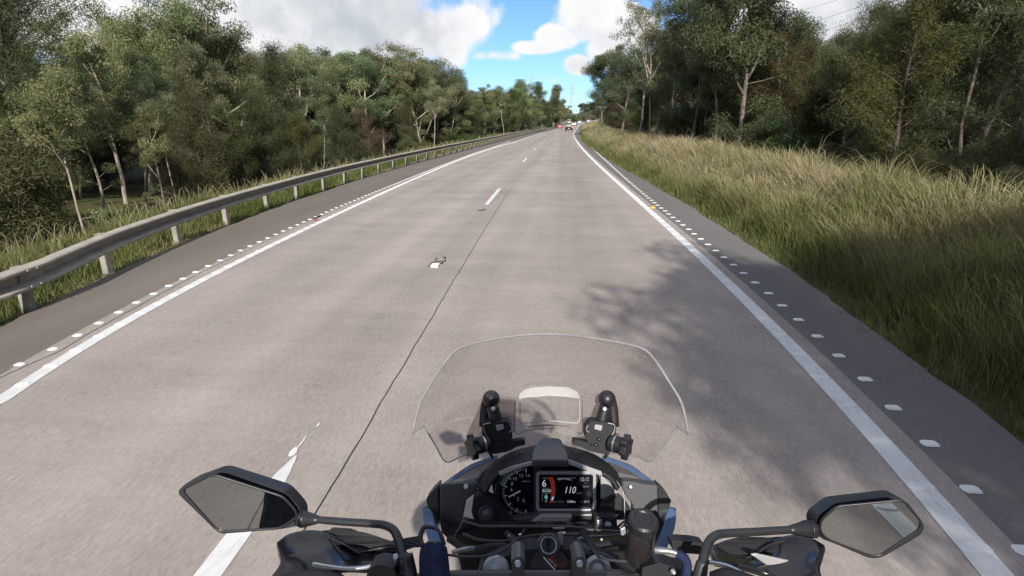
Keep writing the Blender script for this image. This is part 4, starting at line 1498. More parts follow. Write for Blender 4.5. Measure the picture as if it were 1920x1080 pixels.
# vent in the middle of the shield with its moulded lip
panel('vent_lip', rnd_poly([(971, 748), (977, 734), (990, 727), (1028, 724), (1066, 726), (1083, 734), (1089, 748), (1060, 744), (1028, 742), (998, 744)], 5), 1.098, M['lip'], .004, .001, shield)
panel('vent_lip', rnd_poly([(977, 726), (990, 719), (1028, 717), (1066, 718), (1082, 726), (1066, 724), (1028, 722), (990, 724)], 4), 1.096, M['smoke'], .003, .001, shield)
ptube('vent_frame', [(975, 748, 1.09), (975, 775, 1.095), (976, 790, 1.1), (985, 794, 1.1), (1028, 789, 1.1), (1078, 793, 1.1), (1086, 788, 1.1), (1087, 770, 1.095), (1087, 748, 1.09)], 1.5, M['lip'], shield, 6)
ptube('vent_frame', [(967, 742, 1.09), (966, 770, 1.1), (967, 812, 1.11), (990, 806, 1.12), (1031, 803, 1.125), (1074, 806, 1.12), (1091, 812, 1.11), (1092, 770, 1.1), (1090, 742, 1.09)], 1.0, M['edge'], shield, 6)
panel('vent_grille', [(990, 799), (1028, 795), (1070, 799), (1070, 803), (1028, 799), (990, 803)], 1.12, M['smoke'], .003, .0008, shield)
for sg, pts in ((-1, [(872, 822), (907, 744), (935, 739), (966, 738), (966, 812), (930, 824)]), (1, [(1184, 822), (1153, 744), (1125, 739), (1093, 738), (1093, 812), (1130, 824)])):
    panel('wind_deflector', rnd_poly(pts, 6), 1.085, M['smoke'], .003, .001)

# --- windshield brackets with their knobs
for sg in (-1, 1):
    X = (lambda x: x) if sg < 0 else (lambda x: 2059 - x)
    br = ptube('windshield_bracket', [(X(923), 762, 1.02), (X(928), 778, 1.02), (X(933), 800, 1.02)], [11.5, 12, 12.5], M['plastic'], None, 14, 4)
    disc('bracket_cap', X(921), 748, 1.04, [(-.02, 15), (-.004, 16.5), (.006, 13), (.012, 6)], M['plastic'], br, n=18, smooth=True)
    ptube('bracket_back', [(X(914), 746, 1.06), (X(910), 770, 1.06), (X(908), 800, 1.05)], [9, 10, 10], M['plastic_matt'], br, 10, 3)
    disc('bolt', X(925), 767, 1.006, [(-.004, 4.5), (.004, 4.5), (.006, 2)], M['steel'], br, n=12)
    panel('clamp', rnd_poly([(X(903), 797), (X(926), 791), (X(951), 790), (X(960), 802), (X(961), 822), (X(952), 836), (X(955), 846), (X(925), 852), (X(912), 842), (X(905), 822)], 4), 1.0, M['plastic_matt'], .035, .003, br)
    panel('clamp_plate', rnd_poly([(X(929), 798), (X(943), 796), (X(945), 804), (X(932), 808)], 1.5), .993, M['silver'], .004, .001, br)
    ptube('clamp_edge', [(X(920), 793, .995), (X(907), 797, .995), (X(908), 809, .995), (X(914), 819, .995)], 1.3, M['alu'], br, 6)
    ptube('clamp_edge', [(X(957), 797, .995), (X(960), 806, .995), (X(954), 811, .995)], 1.2, M['alu'], br, 6)
    panel('foot', rnd_poly([(X(948), 832), (X(970), 826), (X(984), 825), (X(985), 834), (X(968), 838), (X(955), 846)], 2), 1.0, M['plastic_matt'], .02, .002, br)
    panel('foot', [(X(912), 842), (X(920), 846), (X(926), 862), (X(921), 860)], 1.0, M['plastic_matt'], .012, .001, br)
    for yy_ in (824, 834):
        disc('bolt', X(936 + (yy_ - 824) * .6), yy_, .996, [(-.004, 3.4), (.004, 3.2), (.006, 1)], M['gloss_black'], br, n=10)
    # star knob
    c_ = P(X(897), 835, .985)
    ax_ = P(X(880), 838, .972) - P(X(912), 829, .99)
    kn = B().lathe(c_ + ax_ * .1, ax_, [(-.022, .012), (-.022, .0155), (.0, .0155), (.004, .011)], 18).build('knob_collar', M['plastic'], br, BB)
    b = B()
    axn = ax_ / np.linalg.norm(ax_)
    e1 = np.cross(axn, [0, 0, 1.])
    e1 /= np.linalg.norm(e1)
    e2 = np.cross(axn, e1)
    rp = [(.0235 if k % 4 in (0, 1) else .0175) for k in range(24)]
    for dd in (.006, .018):
        b.v += [tuple(c_ + axn * dd + rp[k] * (math.cos(k * math.pi / 12) * e1 + math.sin(k * math.pi / 12) * e2)) for k in range(24)]
    b.f += [tuple(range(23, -1, -1)), tuple(range(24, 48))] + [(k, (k + 1) % 24, (k + 1) % 24 + 24, k + 24) for k in range(24)]
    b.build('knob', M['plastic'], br, BB, bevel=.0015)
    B().lathe(c_ - axn * .010, axn, [(0, .0165), (.003, .0165)], 18).build('washer', M['steel'], br, BB)

# --- dash visor: hood over the instruments
vis_out = [(896, 916, .95), (908, 888, .97), (930, 864, 1.0), (958, 847, 1.03), (990, 838, 1.045), (1031, 830, 1.05), (1070, 838, 1.045), (1104, 847, 1.03), (1132, 862, 1.0), (1156, 884, .97), (1166, 912, .95)]
vis_in = [(908, 926, .915), (918, 905, .92), (938, 884, .925), (962, 872, .93), (994, 866, .93), (1031, 863, .93), (1066, 865, .93), (1098, 873, .93), (1128, 885, .925), (1148, 898, .92), (1160, 918, .915)]
vis_mid = [((a[0] + c_[0]) / 2, (a[1] + c_[1]) / 2 - 3, (a[2] + c_[2]) / 2 - .006) for a, c_ in zip(vis_out, vis_in)]
visor = loft('dash_visor', [vis_out, vis_mid, vis_in], M['plastic_matt'], .006)
loft('visor_ridge', [[(1012, 824, 1.03), (1022, 821, 1.032), (1042, 821, 1.032), (1052, 824, 1.03)], [(1003, 838, .995), (1018, 835, 1.0), (1045, 835, 1.0), (1058, 838, .995)], [(998, 850, .955), (1016, 849, .958), (1048, 849, .958), (1064, 850, .955)], [(997, 863, .917), (1014, 862, .917), (1048, 862, .917), (1066, 863, .917)]], M['satin'], .012, visor, bevel=.002)
panel('visor_trim', [(935, 886), (962, 874.5), (996, 866), (1010, 862), (1062, 862), (1070, 864), (1128, 884.5), (1130, 893), (1120, 890), (1066, 871), (1058, 868.5), (1012, 869), (968, 880), (938, 893)], .922, M['silver'], .006, .001, visor)
for x in (979, 1079):
    disc('bolt', x, 849.5, 1.0, [(-.006, 3.2), (.004, 3.), (.006, 1)], M['steel'], visor, n=10)

# --- instrument cluster
clus = panel('instrument_cluster', rnd_poly([(922, 905), (950, 872), (1000, 866), (1066, 866), (1122, 886), (1130, 925), (1126, 958), (1110, 978), (960, 984), (930, 962)], 8), .962, M['plastic_matt'], .05, .004)
tcx, tcy, TZ = 985, 921, .945
face = [(tcx + 53 * math.cos(a), tcy + 53 * math.sin(a)) for a in np.linspace(math.radians(62), math.radians(298), 30)] + [(1003, 876), (1003, 964)]
tach = panel('tachometer', face, TZ, M['screen'], .008, .0005, clus)
ring = [(tcx + 53.5 * math.cos(a), tcy + 53.5 * math.sin(a), TZ - .004) for a in np.linspace(math.radians(55), math.radians(305), 20)]
ptube('gauge_ring', ring, 3.6, M['plastic'], clus, 8, 3)
ZT = TZ - .0012
mk = B()
for k in range(29):
    a = math.radians(88 + 184 * k / 28)
    r0, r1 = (35 if k % 4 == 0 else 39), 43
    e = .9 if k % 4 == 0 else .5
    ca, sa = math.cos(a), math.sin(a)
    mk.add([P(tcx + r0 * ca - e * sa, tcy + r0 * sa + e * ca, ZT), P(tcx + r1 * ca - e * sa, tcy + r1 * sa + e * ca, ZT), P(tcx + r1 * ca + e * sa, tcy + r1 * sa - e * ca, ZT), P(tcx + r0 * ca + e * sa, tcy + r0 * sa - e * ca, ZT)], [(3, 2, 1, 0)])
mk.build('gauge_marks', M['r_dim'], clus, BB)
for s_, x, y in (('0', 982, 939), ('2', 971, 936), ('4', 963, 929), ('6', 959, 918.5), ('8', 960, 907), ('10', 965, 898), ('12', 977, 892), ('14', 989.5, 892)):
    text('gauge_number', s_, x, y, ZT, 6.2, M['r_dim'], clus, 'CENTER')
text('gauge_caption', 'x1000r/min', 986, 902.6, ZT, 2.4, M['r_dim'], clus, 'CENTER')
panel('gauge_needle', [(953, 931.2), (953.5, 933), (976, 922), (975, 919.5)], ZT - .0015, M['white_print'], .001, 0, clus)
panel('gauge_reflection', [(936, 908), (941, 895), (952, 884), (976, 878), (977, 882), (962, 890), (951, 901), (944, 913)], TZ - .0006, mat('painted gauge reflection', (.16, .18, .18), .3), .0005, 0, clus)  # pale crescent paints the sky's reflection in the gauge glass
panel('gauge_reflection', [(949, 964), (958, 958), (961, 966), (964, 974)], TZ - .0006, M['silver'], .0005, 0, clus)
panel('cluster_divider', [(1001, 871), (1016, 868), (1022, 876), (1008, 884), (1005, 962), (1001, 968)], .944, M['satin'], .012, .001, clus)
ob = [(1005, 889), (1010, 884), (1112, 884), (1118, 889.5), (1118, 955), (1111, 961), (1010, 961), (1005, 955)]
ib = [(1011, 893), (1014, 890), (1109, 890), (1112, 893), (1112, 952), (1109, 955), (1014, 955), (1011, 952)]
SZ = .938
vs = [px3(p_, SZ) for p_ in ob] + [px3(p_, SZ) for p_ in ib]
fs = [((i + 1) % 8, i, i + 8, (i + 1) % 8 + 8) for i in range(8)]
B().add(vs, fs).build('display_frame', M['silver'], clus, BB, solid=.010, off=-1, bevel=.0012)
panel('display_screen', ib, SZ + .003, M['screen'], .006, .0005, clus)
RZ = SZ + .0012
panel('gauge_bar', [(1026.5, 895), (1036, 894.5), (1040, 904), (1041.5, 918), (1040, 931), (1035, 943), (1030, 943), (1033, 930), (1033, 912), (1031, 902)], RZ + .0012, M['r_red'], .0005, 0, clus)
text('readout', 'GEAR', 1017, 897, RZ, 2.6, M['r_dim'], clus)
text('gear_readout', '6', 1016, 907, RZ, 12.5, M['r_white'], clus, sx=.95)
text('readout', 'ROAD', 1017, 920.5, RZ, 4.8, M['r_white'], clus, sx=.85)
for yy_ in (915.8, 925):
    panel('readout_rule', [(1016, yy_ - .5), (1031, yy_ - .5), (1031, yy_ + .3), (1016, yy_ + .3)], RZ, M['r_dim'], .0003, 0, clus)
panel('mode_icon', [(1024, 926.5), (1027.5, 932), (1024, 938), (1020.5, 932)], RZ, M['r_teal'], .0003, 0, clus)
panel('mode_icon', [(1024, 938.5), (1027, 938.5), (1024, 943), (1021, 938.5)], RZ, M['r_dim'], .0003, 0, clus)
ptube('mode_bracket', [(1019, 928, RZ), (1016.5, 928, RZ), (1016.5, 940, RZ), (1019, 940, RZ)], .35, M['r_dim'], clus, 4, 1)
panel('level_bar', [(1033.5, 938), (1035.5, 931.5), (1039, 931.5), (1037, 938)], RZ, M['r_blue'], .0003, 0, clus)
text('readout', 'ECO', 1036.5, 941.3, RZ, 2.6, M['r_dim'], clus)
text('readout', 'TRIP A', 1046, 940.8, RZ, 2.8, M['r_dim'], clus)
text('readout', '1348km', 1063, 940.8, RZ, 4.2, M['r_white'], clus, sx=.82)
text('readout', '66°C', 1095, 940.8, RZ, 4.2, M['r_white'], clus, sx=.85)
text('readout', 'T', 1088, 940.8, RZ, 3.4, M['r_dim'], clus)
text('speed_readout', '110', 1057, 919.5, RZ, 12.2, M['r_white'], clus, shear=.25, sx=.84)
text('readout', 'km/h', 1081, 924.8, RZ, 3.6, M['r_dim'], clus, shear=.2)
text('clock_readout', '12:12', 1104.5, 899, RZ, 6.6, M['r_white'], clus, 'RIGHT', sx=.82)
text('readout', '18°C', 1104.5, 906.3, RZ, 3.4, M['r_dim'], clus, 'RIGHT')
panel('readout_block', [(1093, 910), (1104.5, 910), (1104.5, 914.5), (1093, 914.5)], RZ, M['r_dim'], .0003, 0, clus)
panel('scale_bar', [(1045, 896.5), (1080, 895.8), (1080, 896.3), (1066, 897), (1074, 901), (1064, 900), (1058, 898.5), (1048, 900.5), (1045, 899)], RZ, M['r_dim'], .0003, 0, clus)

# --- panels around the cluster
panel('lower_dash_panel', [(993, 983), (1014, 967.5), (1074, 967.5), (1063, 982)], .915, M['silver'], .012, .002)
panel('dash_bezel', [(960, 974), (1014, 964), (1075, 964), (1120, 963), (1138, 974), (1112, 988), (1080, 970), (1062, 984), (992, 985)], .925, M['satin'], .02, .003)
sockp = panel('socket_panel', rnd_poly([(888, 930), (906, 928), (930, 942), (946, 970), (960, 978), (956, 985), (892, 984), (884, 960)], 4), .915, M['plastic_matt'], .03, .003)
disc('power_socket', 911.5, 963.5, .912, [(-.005, 15), (.006, 15), (.008, 12.5), (.003, 11.5), (.003, 0.5)], M['plastic'], sockp)
disc('socket_cap', 911.5, 963.5, .908, [(0, 7.5), (.006, 7), (.007, 1)], M['satin'], sockp, n=16)
panel('dash_side_panel', [(1126, 893), (1134, 896), (1152, 912), (1163, 928), (1150, 930), (1127, 938)], .935, M['silver'], .01, .002)
panel('dash_pocket', rnd_poly([(1128, 940), (1160, 927), (1168, 938), (1186, 960), (1182, 975), (1130, 975), (1122, 968)], 4), .925, M['plastic'], .03, .003)
sw = panel('switch_block', rnd_poly([(1117, 969), (1156, 969), (1158, 993), (1115, 993)], 3), .885, M['plastic'], .02, .002)
panel('switch_plate', [(1119.5, 976), (1128.5, 975), (1131.5, 993), (1119.5, 993)], .882, M['silver'], .004, .001, sw)
disc('switch_button', 1140, 985, .885, [(0, 6.8), (.004, 6.8), (.005, 6), (.005, .5)], mat('grey button', (.22, .25, .27), .4), sw, n=18)
ptube('trim_wire', [(1156, 893 + 8, .925), (1168, 922, .915), (1171, 945, .91), (1171, 972, .90)], .9, M['alu'], None, 6)

fl = panel('fairing_panel', [(824, 908), (860, 902, .965), (893, 895, .97), (897, 905), (892, 925), (874, 938), (867, 976), (867, 996), (846, 992), (824, 978)], .95, M['satin'], .02, .003)
panel('fairing_lower', [(824, 978), (846, 992), (867, 996), (868, 1030), (850, 1022), (828, 1000)], .93, M['plastic_matt'], .02, .003, fl)
disc('bolt', 874.5, 912, .95, [(-.004, 5.2), (.004, 5), (.006, 3), (.004, 2)], M['steel'], fl, n=14)
panel('fairing_edge', [(824, 908), (811, 920), (798, 937), (803, 955), (808, 975), (824, 985)], .955, M['plastic'], .03, .003, fl)
loft('side_fairing', [[(791, 952, .97), (797, 950, .965), (803, 948, .96)], [(797, 990, .93), (806, 988, .925), (816, 986, .92)], [(806, 1024, .88), (818, 1022, .875), (828, 1020, .87)]], M['blue'], .012, fl)
loft('upper_fairing', [[(828, 908, .97), (850, 892, 1.0), (880, 872, 1.03), (905, 862, 1.05), (932, 853, 1.06)], [(838, 908, .965), (858, 895, .995), (886, 878, 1.02), (910, 869, 1.04), (934, 861, 1.05)]], M['blue'], .02, fl)
panel('fairing_lens', [(838, 907, .965), (858, 896, .99), (886, 878, 1.015), (912, 868, 1.03), (930, 862, 1.04), (902, 888, .98), (896, 896, .972), (870, 901, .965)], .97, M['window_grey'], .015, .002, fl)

fr_ = panel('fairing_panel', [(1168, 902), (1190, 904), (1210, 909), (1234, 910), (1234, 962), (1222, 975), (1186, 972), (1187, 948), (1172, 928), (1166, 915)], .95, M['satin_mid'], .02, .003)  # lighter grey than the left panel, painting in the sunlit side
disc('bolt', 1182.5, 913, .95, [(-.004, 5.2), (.004, 5), (.006, 3), (.004, 2)], M['steel'], fr_, n=14)
panel('fairing_edge', [(1234, 909), (1247, 920), (1259, 939), (1255, 953), (1250, 962), (1246, 985), (1234, 1000)], .955, M['plastic'], .03, .003, fr_)
panel('fairing_lower', [(1234, 962), (1246, 985), (1232, 1030), (1210, 1030), (1218, 990)], .93, M['plastic_matt'], .02, .003, fr_)
loft('side_fairing', [[(1256, 950, .96), (1262, 951, .965), (1268, 954, .97)], [(1244, 990, .92), (1254, 990, .925), (1265, 990, .93)], [(1227, 1042, .87), (1235, 1044, .875), (1243, 1046, .88)]], M['blue'], .012, fr_)
loft('upper_fairing', [[(1130, 853, 1.06), (1156, 862, 1.05), (1185, 873, 1.03), (1208, 890, 1.0), (1235, 909, .97)], [(1128, 861, 1.05), (1150, 869, 1.04), (1178, 880, 1.02), (1200, 896, .995), (1224, 910, .965)]], M['blue'], .02, fr_)
panel('fairing_lens', [(1224, 909, .965), (1202, 896, .99), (1178, 880, 1.015), (1150, 868, 1.03), (1140, 866, 1.04), (1160, 886, .98), (1168, 899, .972), (1196, 905, .965)], .97, M['window_grey'], .015, .002, fr_)

# --- under the dash: dark well, looms, top yoke, ignition
panel('inner_cowl', [(866, 976), (900, 986), (990, 986), (1064, 986), (1112, 992), (1160, 996), (1186, 974), (1226, 976), (1216, 1062), (1190, 1100), (870, 1100), (850, 1010)], .86, M['gloss_black'], .02, .003)
ptube('hose', [(842, 1010, .85), (880, 1030, .82), (940, 1024, .80), (985, 1040, .78)], 7, M['plastic_matt'], None, 10)
ptube('hose', [(1196, 1030, .80), (1150, 1020, .80), (1110, 1024, .79), (1092, 1000, .82)], 8, M['plastic_matt'], None, 10)
ptube('hose', [(950, 1000, .84), (972, 1018, .80), (980, 1046, .76)], 6, M['plastic'], None, 10)
ptube('hose', [(1180, 1075, .74), (1140, 1045, .76), (1100, 1030, .77), (1080, 1010, .80)], 5, M['metal_black'], None, 10)
ptube('cable_guide', [(848, 1036, .72), (870, 1030, .72), (888, 1028, .73)], 4.5, M['alu'], None, 8)
panel('loom_clip', [(951, 1006), (956, 1003), (965, 1016), (972, 1030), (968, 1033), (960, 1018)], .80, M['alu'], .004, .001)
panel('loom_clip', [(1078, 1011), (1090, 1008), (1098, 1012), (1106, 1017), (1100, 1015), (1086, 1016)], .80, M['alu'], .004, .001)
panel('loom_clip', [(1036, 990), (1058, 990), (1059, 993), (1037, 993)], .83, M['steel'], .004, .001)
ptube('wiring_loom', [(868, 1000, .84), (900, 1012, .82), (950, 1014, .82), (1000, 1004, .83), (1060, 1002, .83), (1120, 1006, .83), (1180, 1000, .82)], 2.6, M['metal_black'], None, 6)
ptube('clutch_cable', [(836, 1040, .70), (880, 1044, .71), (930, 1038, .73), (968, 1012, .78), (984, 992, .83)], 2.4, M['satin'], None, 6)
ptube('throttle_cable', [(1290, 1062, .68), (1230, 1050, .70), (1160, 1052, .71), (1118, 1040, .74), (1100, 1004, .82)], 2.4, M['satin'], None, 6)
for x_, y_, m_ in ((975, 1003, 'steel'), (1058, 1000, 'steel'), (1128, 1012, 'alu'), (944, 1024, 'alu'), (1100, 1035, 'steel')):
    disc('fastener', x_, y_, .80, [(-.003, 3.2), (.003, 3.), (.004, 1)], M[m_], None, n=10)
yoke = panel('top_yoke', rnd_poly([(900, 1066), (940, 1046), (990, 1030), (1070, 1030), (1130, 1046), (1170, 1066), (1180, 1110), (890, 1110)], 6), .75, M['plastic_matt'], .035, .004)
disc('fork_cap', 930, 1068, .735, [(-.005, 25), (.004, 25), (.007, 20), (.008, 12), (.012, 11), (.013, 2)], M['alu'], yoke, n=26)
disc('fork_cap', 1121, 1068, .735, [(-.005, 25), (.006, 25), (.010, 18), (.008, 13), (.014, 10), (.015, 2)], M['alu'], yoke, n=26)
ign = disc('ignition_lock', 1028.5, 1022, .745, [(-.03, 22), (.0, 22), (.008, 21), (.009, 17.5), (.003, 16.5), (.003, .5)], M['satin'], None, n=30)
disc('lock_ring', 1028.5, 1022, .744, [(.003, 16), (.007, 15.8), (.007, 13.2), (.003, 12.8)], M['alu'], ign, n=28, cap=False)
panel('key', rnd_poly([(1025, 1009), (1032, 1009), (1033, 1034), (1024, 1034)], 2), .733, M['plastic'], .012, .002, ign)
panel('lock_label', rnd_poly([(1046, 1000), (1055, 998), (1056, 1022), (1050, 1022)], 1), .76, M['silver'], .003, .001, ign)
panel('lock_shroud', rnd_poly([(992, 1058), (1006, 1034), (1016, 1042), (1040, 1044), (1052, 1032), (1066, 1052), (1060, 1066), (1000, 1066)], 3), .748, M['satin'], .02, .003, ign)
# fabric key strap with its printed letters
sa_ = math.atan2(-(1074 - 1042), 1058 - 1028)
strap = panel('key_strap', [(1018, 1044), (1036, 1040), (1046, 1052), (1063, 1072), (1046, 1074), (1030, 1058)], .728, M['plastic_matt'], .003, .0006, ign)
text('strap_letters', 'Kawasaki', 1033.5, 1043.5, .7268, 6.6, M['red_cloth'], ign, 'LEFT', sa_, .2, .78)
text('strap_letters', 'GOOD TIMES', 1028, 1046.5, .7268, 3.2, M['white_print'], ign, 'LEFT', sa_, 0, .8)
panel('strap_stripe', [(1018, 1045), (1020, 1044), (1044, 1071), (1042, 1072)], .7268, M['white_print'], .0005, 0, ign)

bar = ptube('handlebar', [(500, 1150, .64), (620, 1115, .655), (760, 1092, .67), (845, 1084, .675), (940, 1083, .675), (1028, 1083, .675), (1110, 1083, .675), (1200, 1086, .675), (1290, 1092, .67), (1420, 1110, .655), (1560, 1150, .64)], 13, M['metal_black'], None, 14)
for x in (971, 1087):
    cl = panel('bar_clamp', rnd_poly([(x - 13, 1052), (x - 4, 1044), (x + 6, 1044), (x + 14, 1052), (x + 11, 1066), (x + 10, 1110), (x - 9, 1110), (x - 10, 1066)], 3), .652, M['satin_mid'], .04, .003)
    disc('bolt', x, 1057, .648, [(-.004, 6.6), (.004, 6.4), (.005, 4.6), (.002, 4.4), (.002, 1.8), (.005, 1.6), (.005, .3)], M['steel'], cl, n=18)

# --- brake fluid reservoir and hose
RC = P(1205, 982, .665)
axr = np.array([.03, -.12, 1.])
axr /= np.linalg.norm(axr)
res = B().lathe(RC, axr, [(-.060, .0150), (-.052, .0168), (-.03, .0172), (-.012, .0176), (-.004, .0176)], 28).build('brake_reservoir', M['reservoir'], bike, BB, smooth=True)
B().lathe(RC, axr, [(-.058, .0135), (-.034, .0150), (-.033, .001)], 22).build('reservoir_fluid', M['fluid'], res, BB)
B().lathe(RC, axr, [(-.064, .012), (-.060, .0165), (-.054, .0172)], 22).build('reservoir_foot', M['plastic'], res, BB)
capb = B().lathe(RC, axr, [(-.006, .0180), (-.004, .0187), (.006, .0187), (.009, .0165), (.0092, .012), (.0078, .0105), (.0078, .001)], 30).build('reservoir_cap', M['plastic'], res, BB)
capr = B()
for k in range(30):
    a = k * math.pi / 15
    n_ = axr / np.linalg.norm(axr)
    e1 = np.cross(n_, [0, 1., 0])
    e1 /= np.linalg.norm(e1)
    e2 = np.cross(n_, e1)
    p_ = RC + (e1 * math.cos(a) + e2 * math.sin(a)) * .0187
    capr.tube([p_ - n_ * .003, p_ + n_ * .005], .0007, 4)
capr.build('cap_ribs', M['plastic'], res, BB)
panel('reservoir_bracket', [(1163, 993), (1172, 988), (1176, 998), (1170, 1005), (1164, 1004)], .68, M['alu'], .004, .001, res)
ptube('bracket_wire', [(1171, 974, .69), (1170, 981, .69), (1162, 990, .685)], 1.2, M['alu'], res, 6)
ptube('hose_elbow', [(1228, 1031, .655), (1240, 1032, .652), (1258, 1034, .65), (1272, 1039, .648)], [7, 6.5, 5, 4.5], M['alu'], res, 12)
ptube('brake_hose', [(1270, 1038, .65), (1284, 1048, .645), (1288, 1066, .64), (1280, 1100, .63)], 9, M['navy'], res, 12)
mc = panel('master_cylinder', rnd_poly([(1205, 1064), (1240, 1056), (1275, 1068), (1300, 1070), (1300, 1110), (1200, 1110)], 4), .66, M['plastic'], .03, .004)
disc('bolt', 1262, 1072, .655, [(-.003, 5), (.004, 5), (.005, 1)], M['steel'], mc, n=12)

# --- clutch side cover in navy cloth
cov = loft('lever_cover', [[(790, 1022, .66), (806, 1014, .645), (826, 1016, .645), (838, 1026, .66)], [(786, 1042, .65), (804, 1034, .632), (828, 1034, .632), (841, 1046, .65)], [(786, 1074, .635), (806, 1066, .618), (830, 1066, .618), (844, 1078, .635)], [(788, 1110, .62), (808, 1106, .60), (830, 1106, .60), (846, 1112, .62)]], M['navy'], .02)
ptube('cover_loop', [(792, 1024, .66), (788, 1008, .665), (794, 990, .67), (804, 988, .67), (818, 992, .67), (826, 1000, .665), (834, 1022, .66)], [5, 5, 4.5, 4, 3.5, 3.5, 3.5], M['plastic'], cov, 8)
ptube('cover_zip', [(796, 1024, .655), (806, 1015, .642), (820, 1018, .642)], 2.6, M['window_grey'], cov, 6)


# --- mirrors
def mirror(out, glass, zc, hinge, stem, rst, cone, target):
    gc = np.mean(glass, axis=0)
    glass = [tuple(gc + (np.array(p_) - gc) * 1.045) for p_ in glass]
    housing = panel('mirror', rnd_poly(out, 15, 8), zc, M['plastic'], .022, .004, smooth=False)
    cg = np.mean([px3(p_, zc - .002) for p_ in glass], axis=0)
    # the glass leans so that it shows the road behind
    nrm = (CAM - cg) / np.linalg.norm(CAM - cg) + (np.array(target) - cg) / np.linalg.norm(np.array(target) - cg)
    nrm /= np.linalg.norm(nrm)
    gp = rnd_poly(glass, 12, 8)
    vs = []
    for p_ in gp:
        d = ray(*p_[:2])
        # meet the leaning plane through the glass centre, kept close to the housing face
        t = (cg - CAM).dot(nrm) / d.dot(nrm)
        vs.append(CAM + d * t)
    a = sum(gp[i][0] * gp[(i + 1) % len(gp)][1] - gp[(i + 1) % len(gp)][0] * gp[i][1] for i in range(len(gp)))
    f_ = tuple(range(len(gp)))
    depth = [np.dot(v_ - CAM, FV) for v_ in vs]
    shift = zc - .0035 - max(depth)
    vs = [CAM + (v_ - CAM) * ((np.dot(v_ - CAM, FV) + shift) / np.dot(v_ - CAM, FV)) for v_ in vs]
    B().add(vs, [f_ if a < 0 else f_[::-1]]).build('mirror_glass', M['mirror'], housing, BB)
    # rim standing proud round the glass, from the housing face up to the leaning edge
    gpts = vs + [vs[0]]
    B().tube(gpts, .0016, 6, cap=False).build('mirror_rim', M['plastic'], housing, BB, smooth=True)
    sk = []
    n_ = len(vs)
    back = [CAM + (v_ - CAM) * ((zc + .004) / np.dot(v_ - CAM, FV)) for v_ in vs]
    B().add(list(vs) + back, [(i, (i + 1) % n_, (i + 1) % n_ + n_, i + n_) for i in range(n_)]).build('rim_skirt', M['plastic'], housing, BB)
    ptube('mirror_neck', cone[0], cone[1], M['plastic'], housing, 14, 3)
    ptube('mirror_stem', stem, rst, M['metal_black'], housing, 12, 8)
    return housing


ml = mirror([(334, 920), (352, 903), (404, 884), (418, 883), (531, 919), (545, 932), (566, 957), (564, 985), (530, 992), (415, 1001), (404, 994), (336, 928)],
            [(350, 917), (396, 894), (409, 894), (528, 932), (550, 957), (553, 968), (521, 989), (415, 994), (404, 987), (349, 925)], .70, None,
            [(592, 974, .69), (640, 978, .685), (700, 982, .68), (722, 985, .675), (738, 994, .67), (747, 1012, .66), (755, 1042, .65), (760, 1075, .64)], [6.5, 7, 7.3, 7.5, 8, 8.5, 9, 9.5],
            ([(562, 972, .70), (568, 973, .698), (570, 973, .698), (592, 974.5, .69), (596, 975, .69)], [12, 16, 15, 8.5, 7]), (-1.35, -2.6, 0))
disc('stem_nut', 758, 1050, .645, [(-.014, 13), (.004, 13), (.006, 11), (.007, 9)], M['plastic'], ml, axis=(.05, -.1, 1), n=14)
ptube('stem_base', [(762, 1040, .645), (768, 1075, .64), (770, 1110, .63)], [12, 14, 15], M['plastic'], ml, 14)
disc('clamp_bolt', 742, 1044, .64, [(-.004, 6), (.004, 6), (.006, 4)], M['steel'], ml, n=12)
mr = mirror([(1527, 972), (1565, 944), (1577, 942), (1679, 930.5), (1692, 935), (1734, 985), (1728, 1002), (1652, 1046), (1630, 1047), (1565, 1019), (1533, 1008)],
            [(1542, 977), (1571, 951), (1684, 940), (1695, 944), (1723, 979), (1719, 993), (1649, 1040), (1630, 1039), (1557, 1011), (1542, 998)], .70, None,
            [(1484, 993, .69), (1420, 997, .685), (1362, 1000, .68), (1342, 1004, .675), (1330, 1015, .67), (1323, 1032, .66), (1316, 1060, .65)], [7, 7.3, 7.6, 8, 8.4, 8.7, 9],
            ([(1526, 992, .70), (1513, 992, .698), (1511, 992, .697), (1486, 993, .69), (1481, 993, .69)], [16, 16, 15, 8.5, 7]), (1.72, -1.9, 0))
ptube('stem_base', [(1317, 1054, .65), (1312, 1080, .645), (1308, 1110, .64)], [11, 13, 14], M['satin'], mr, 14)

# --- hand guards with their smoked deflectors, levers
hg = loft('handguard', [[(519, 1017, .70), (545, 1000, .72), (590, 994, .735), (640, 1006, .745), (690, 1020, .75), (752, 1024, .74)],
                        [(526, 1032, .685), (556, 1022, .705), (600, 1018, .72), (645, 1028, .73), (695, 1038, .735), (752, 1040, .725)],
                        [(528, 1054, .67), (562, 1046, .685), (604, 1042, .70), (648, 1048, .71), (696, 1054, .712), (748, 1052, .705)],
                        [(500, 1092, .655), (556, 1086, .66), (604, 1074, .675), (650, 1062, .69), (690, 1062, .69), (742, 1062, .685)]], M['gloss_black'], .008)
panel('guard_deflector', rnd_poly([(600, 1000, .742), (622, 994, .745), (655, 993, .75), (688, 999, .755), (712, 1007, .755), (732, 1014, .752), (752, 1010, .75), (790, 1006, .75), (793, 1026, .74), (752, 1028, .73), (700, 1030, .735), (670, 1035, .725), (640, 1020, .73)], 3), .74, M['guard'], .004, .001, hg)
ptube('deflector_edge', [(600, 1001, .738), (640, 1018, .728), (668, 1035, .72), (676, 1036, .72), (712, 1028, .728), (750, 1025, .728)], 1.8, M['plastic'], hg, 6)
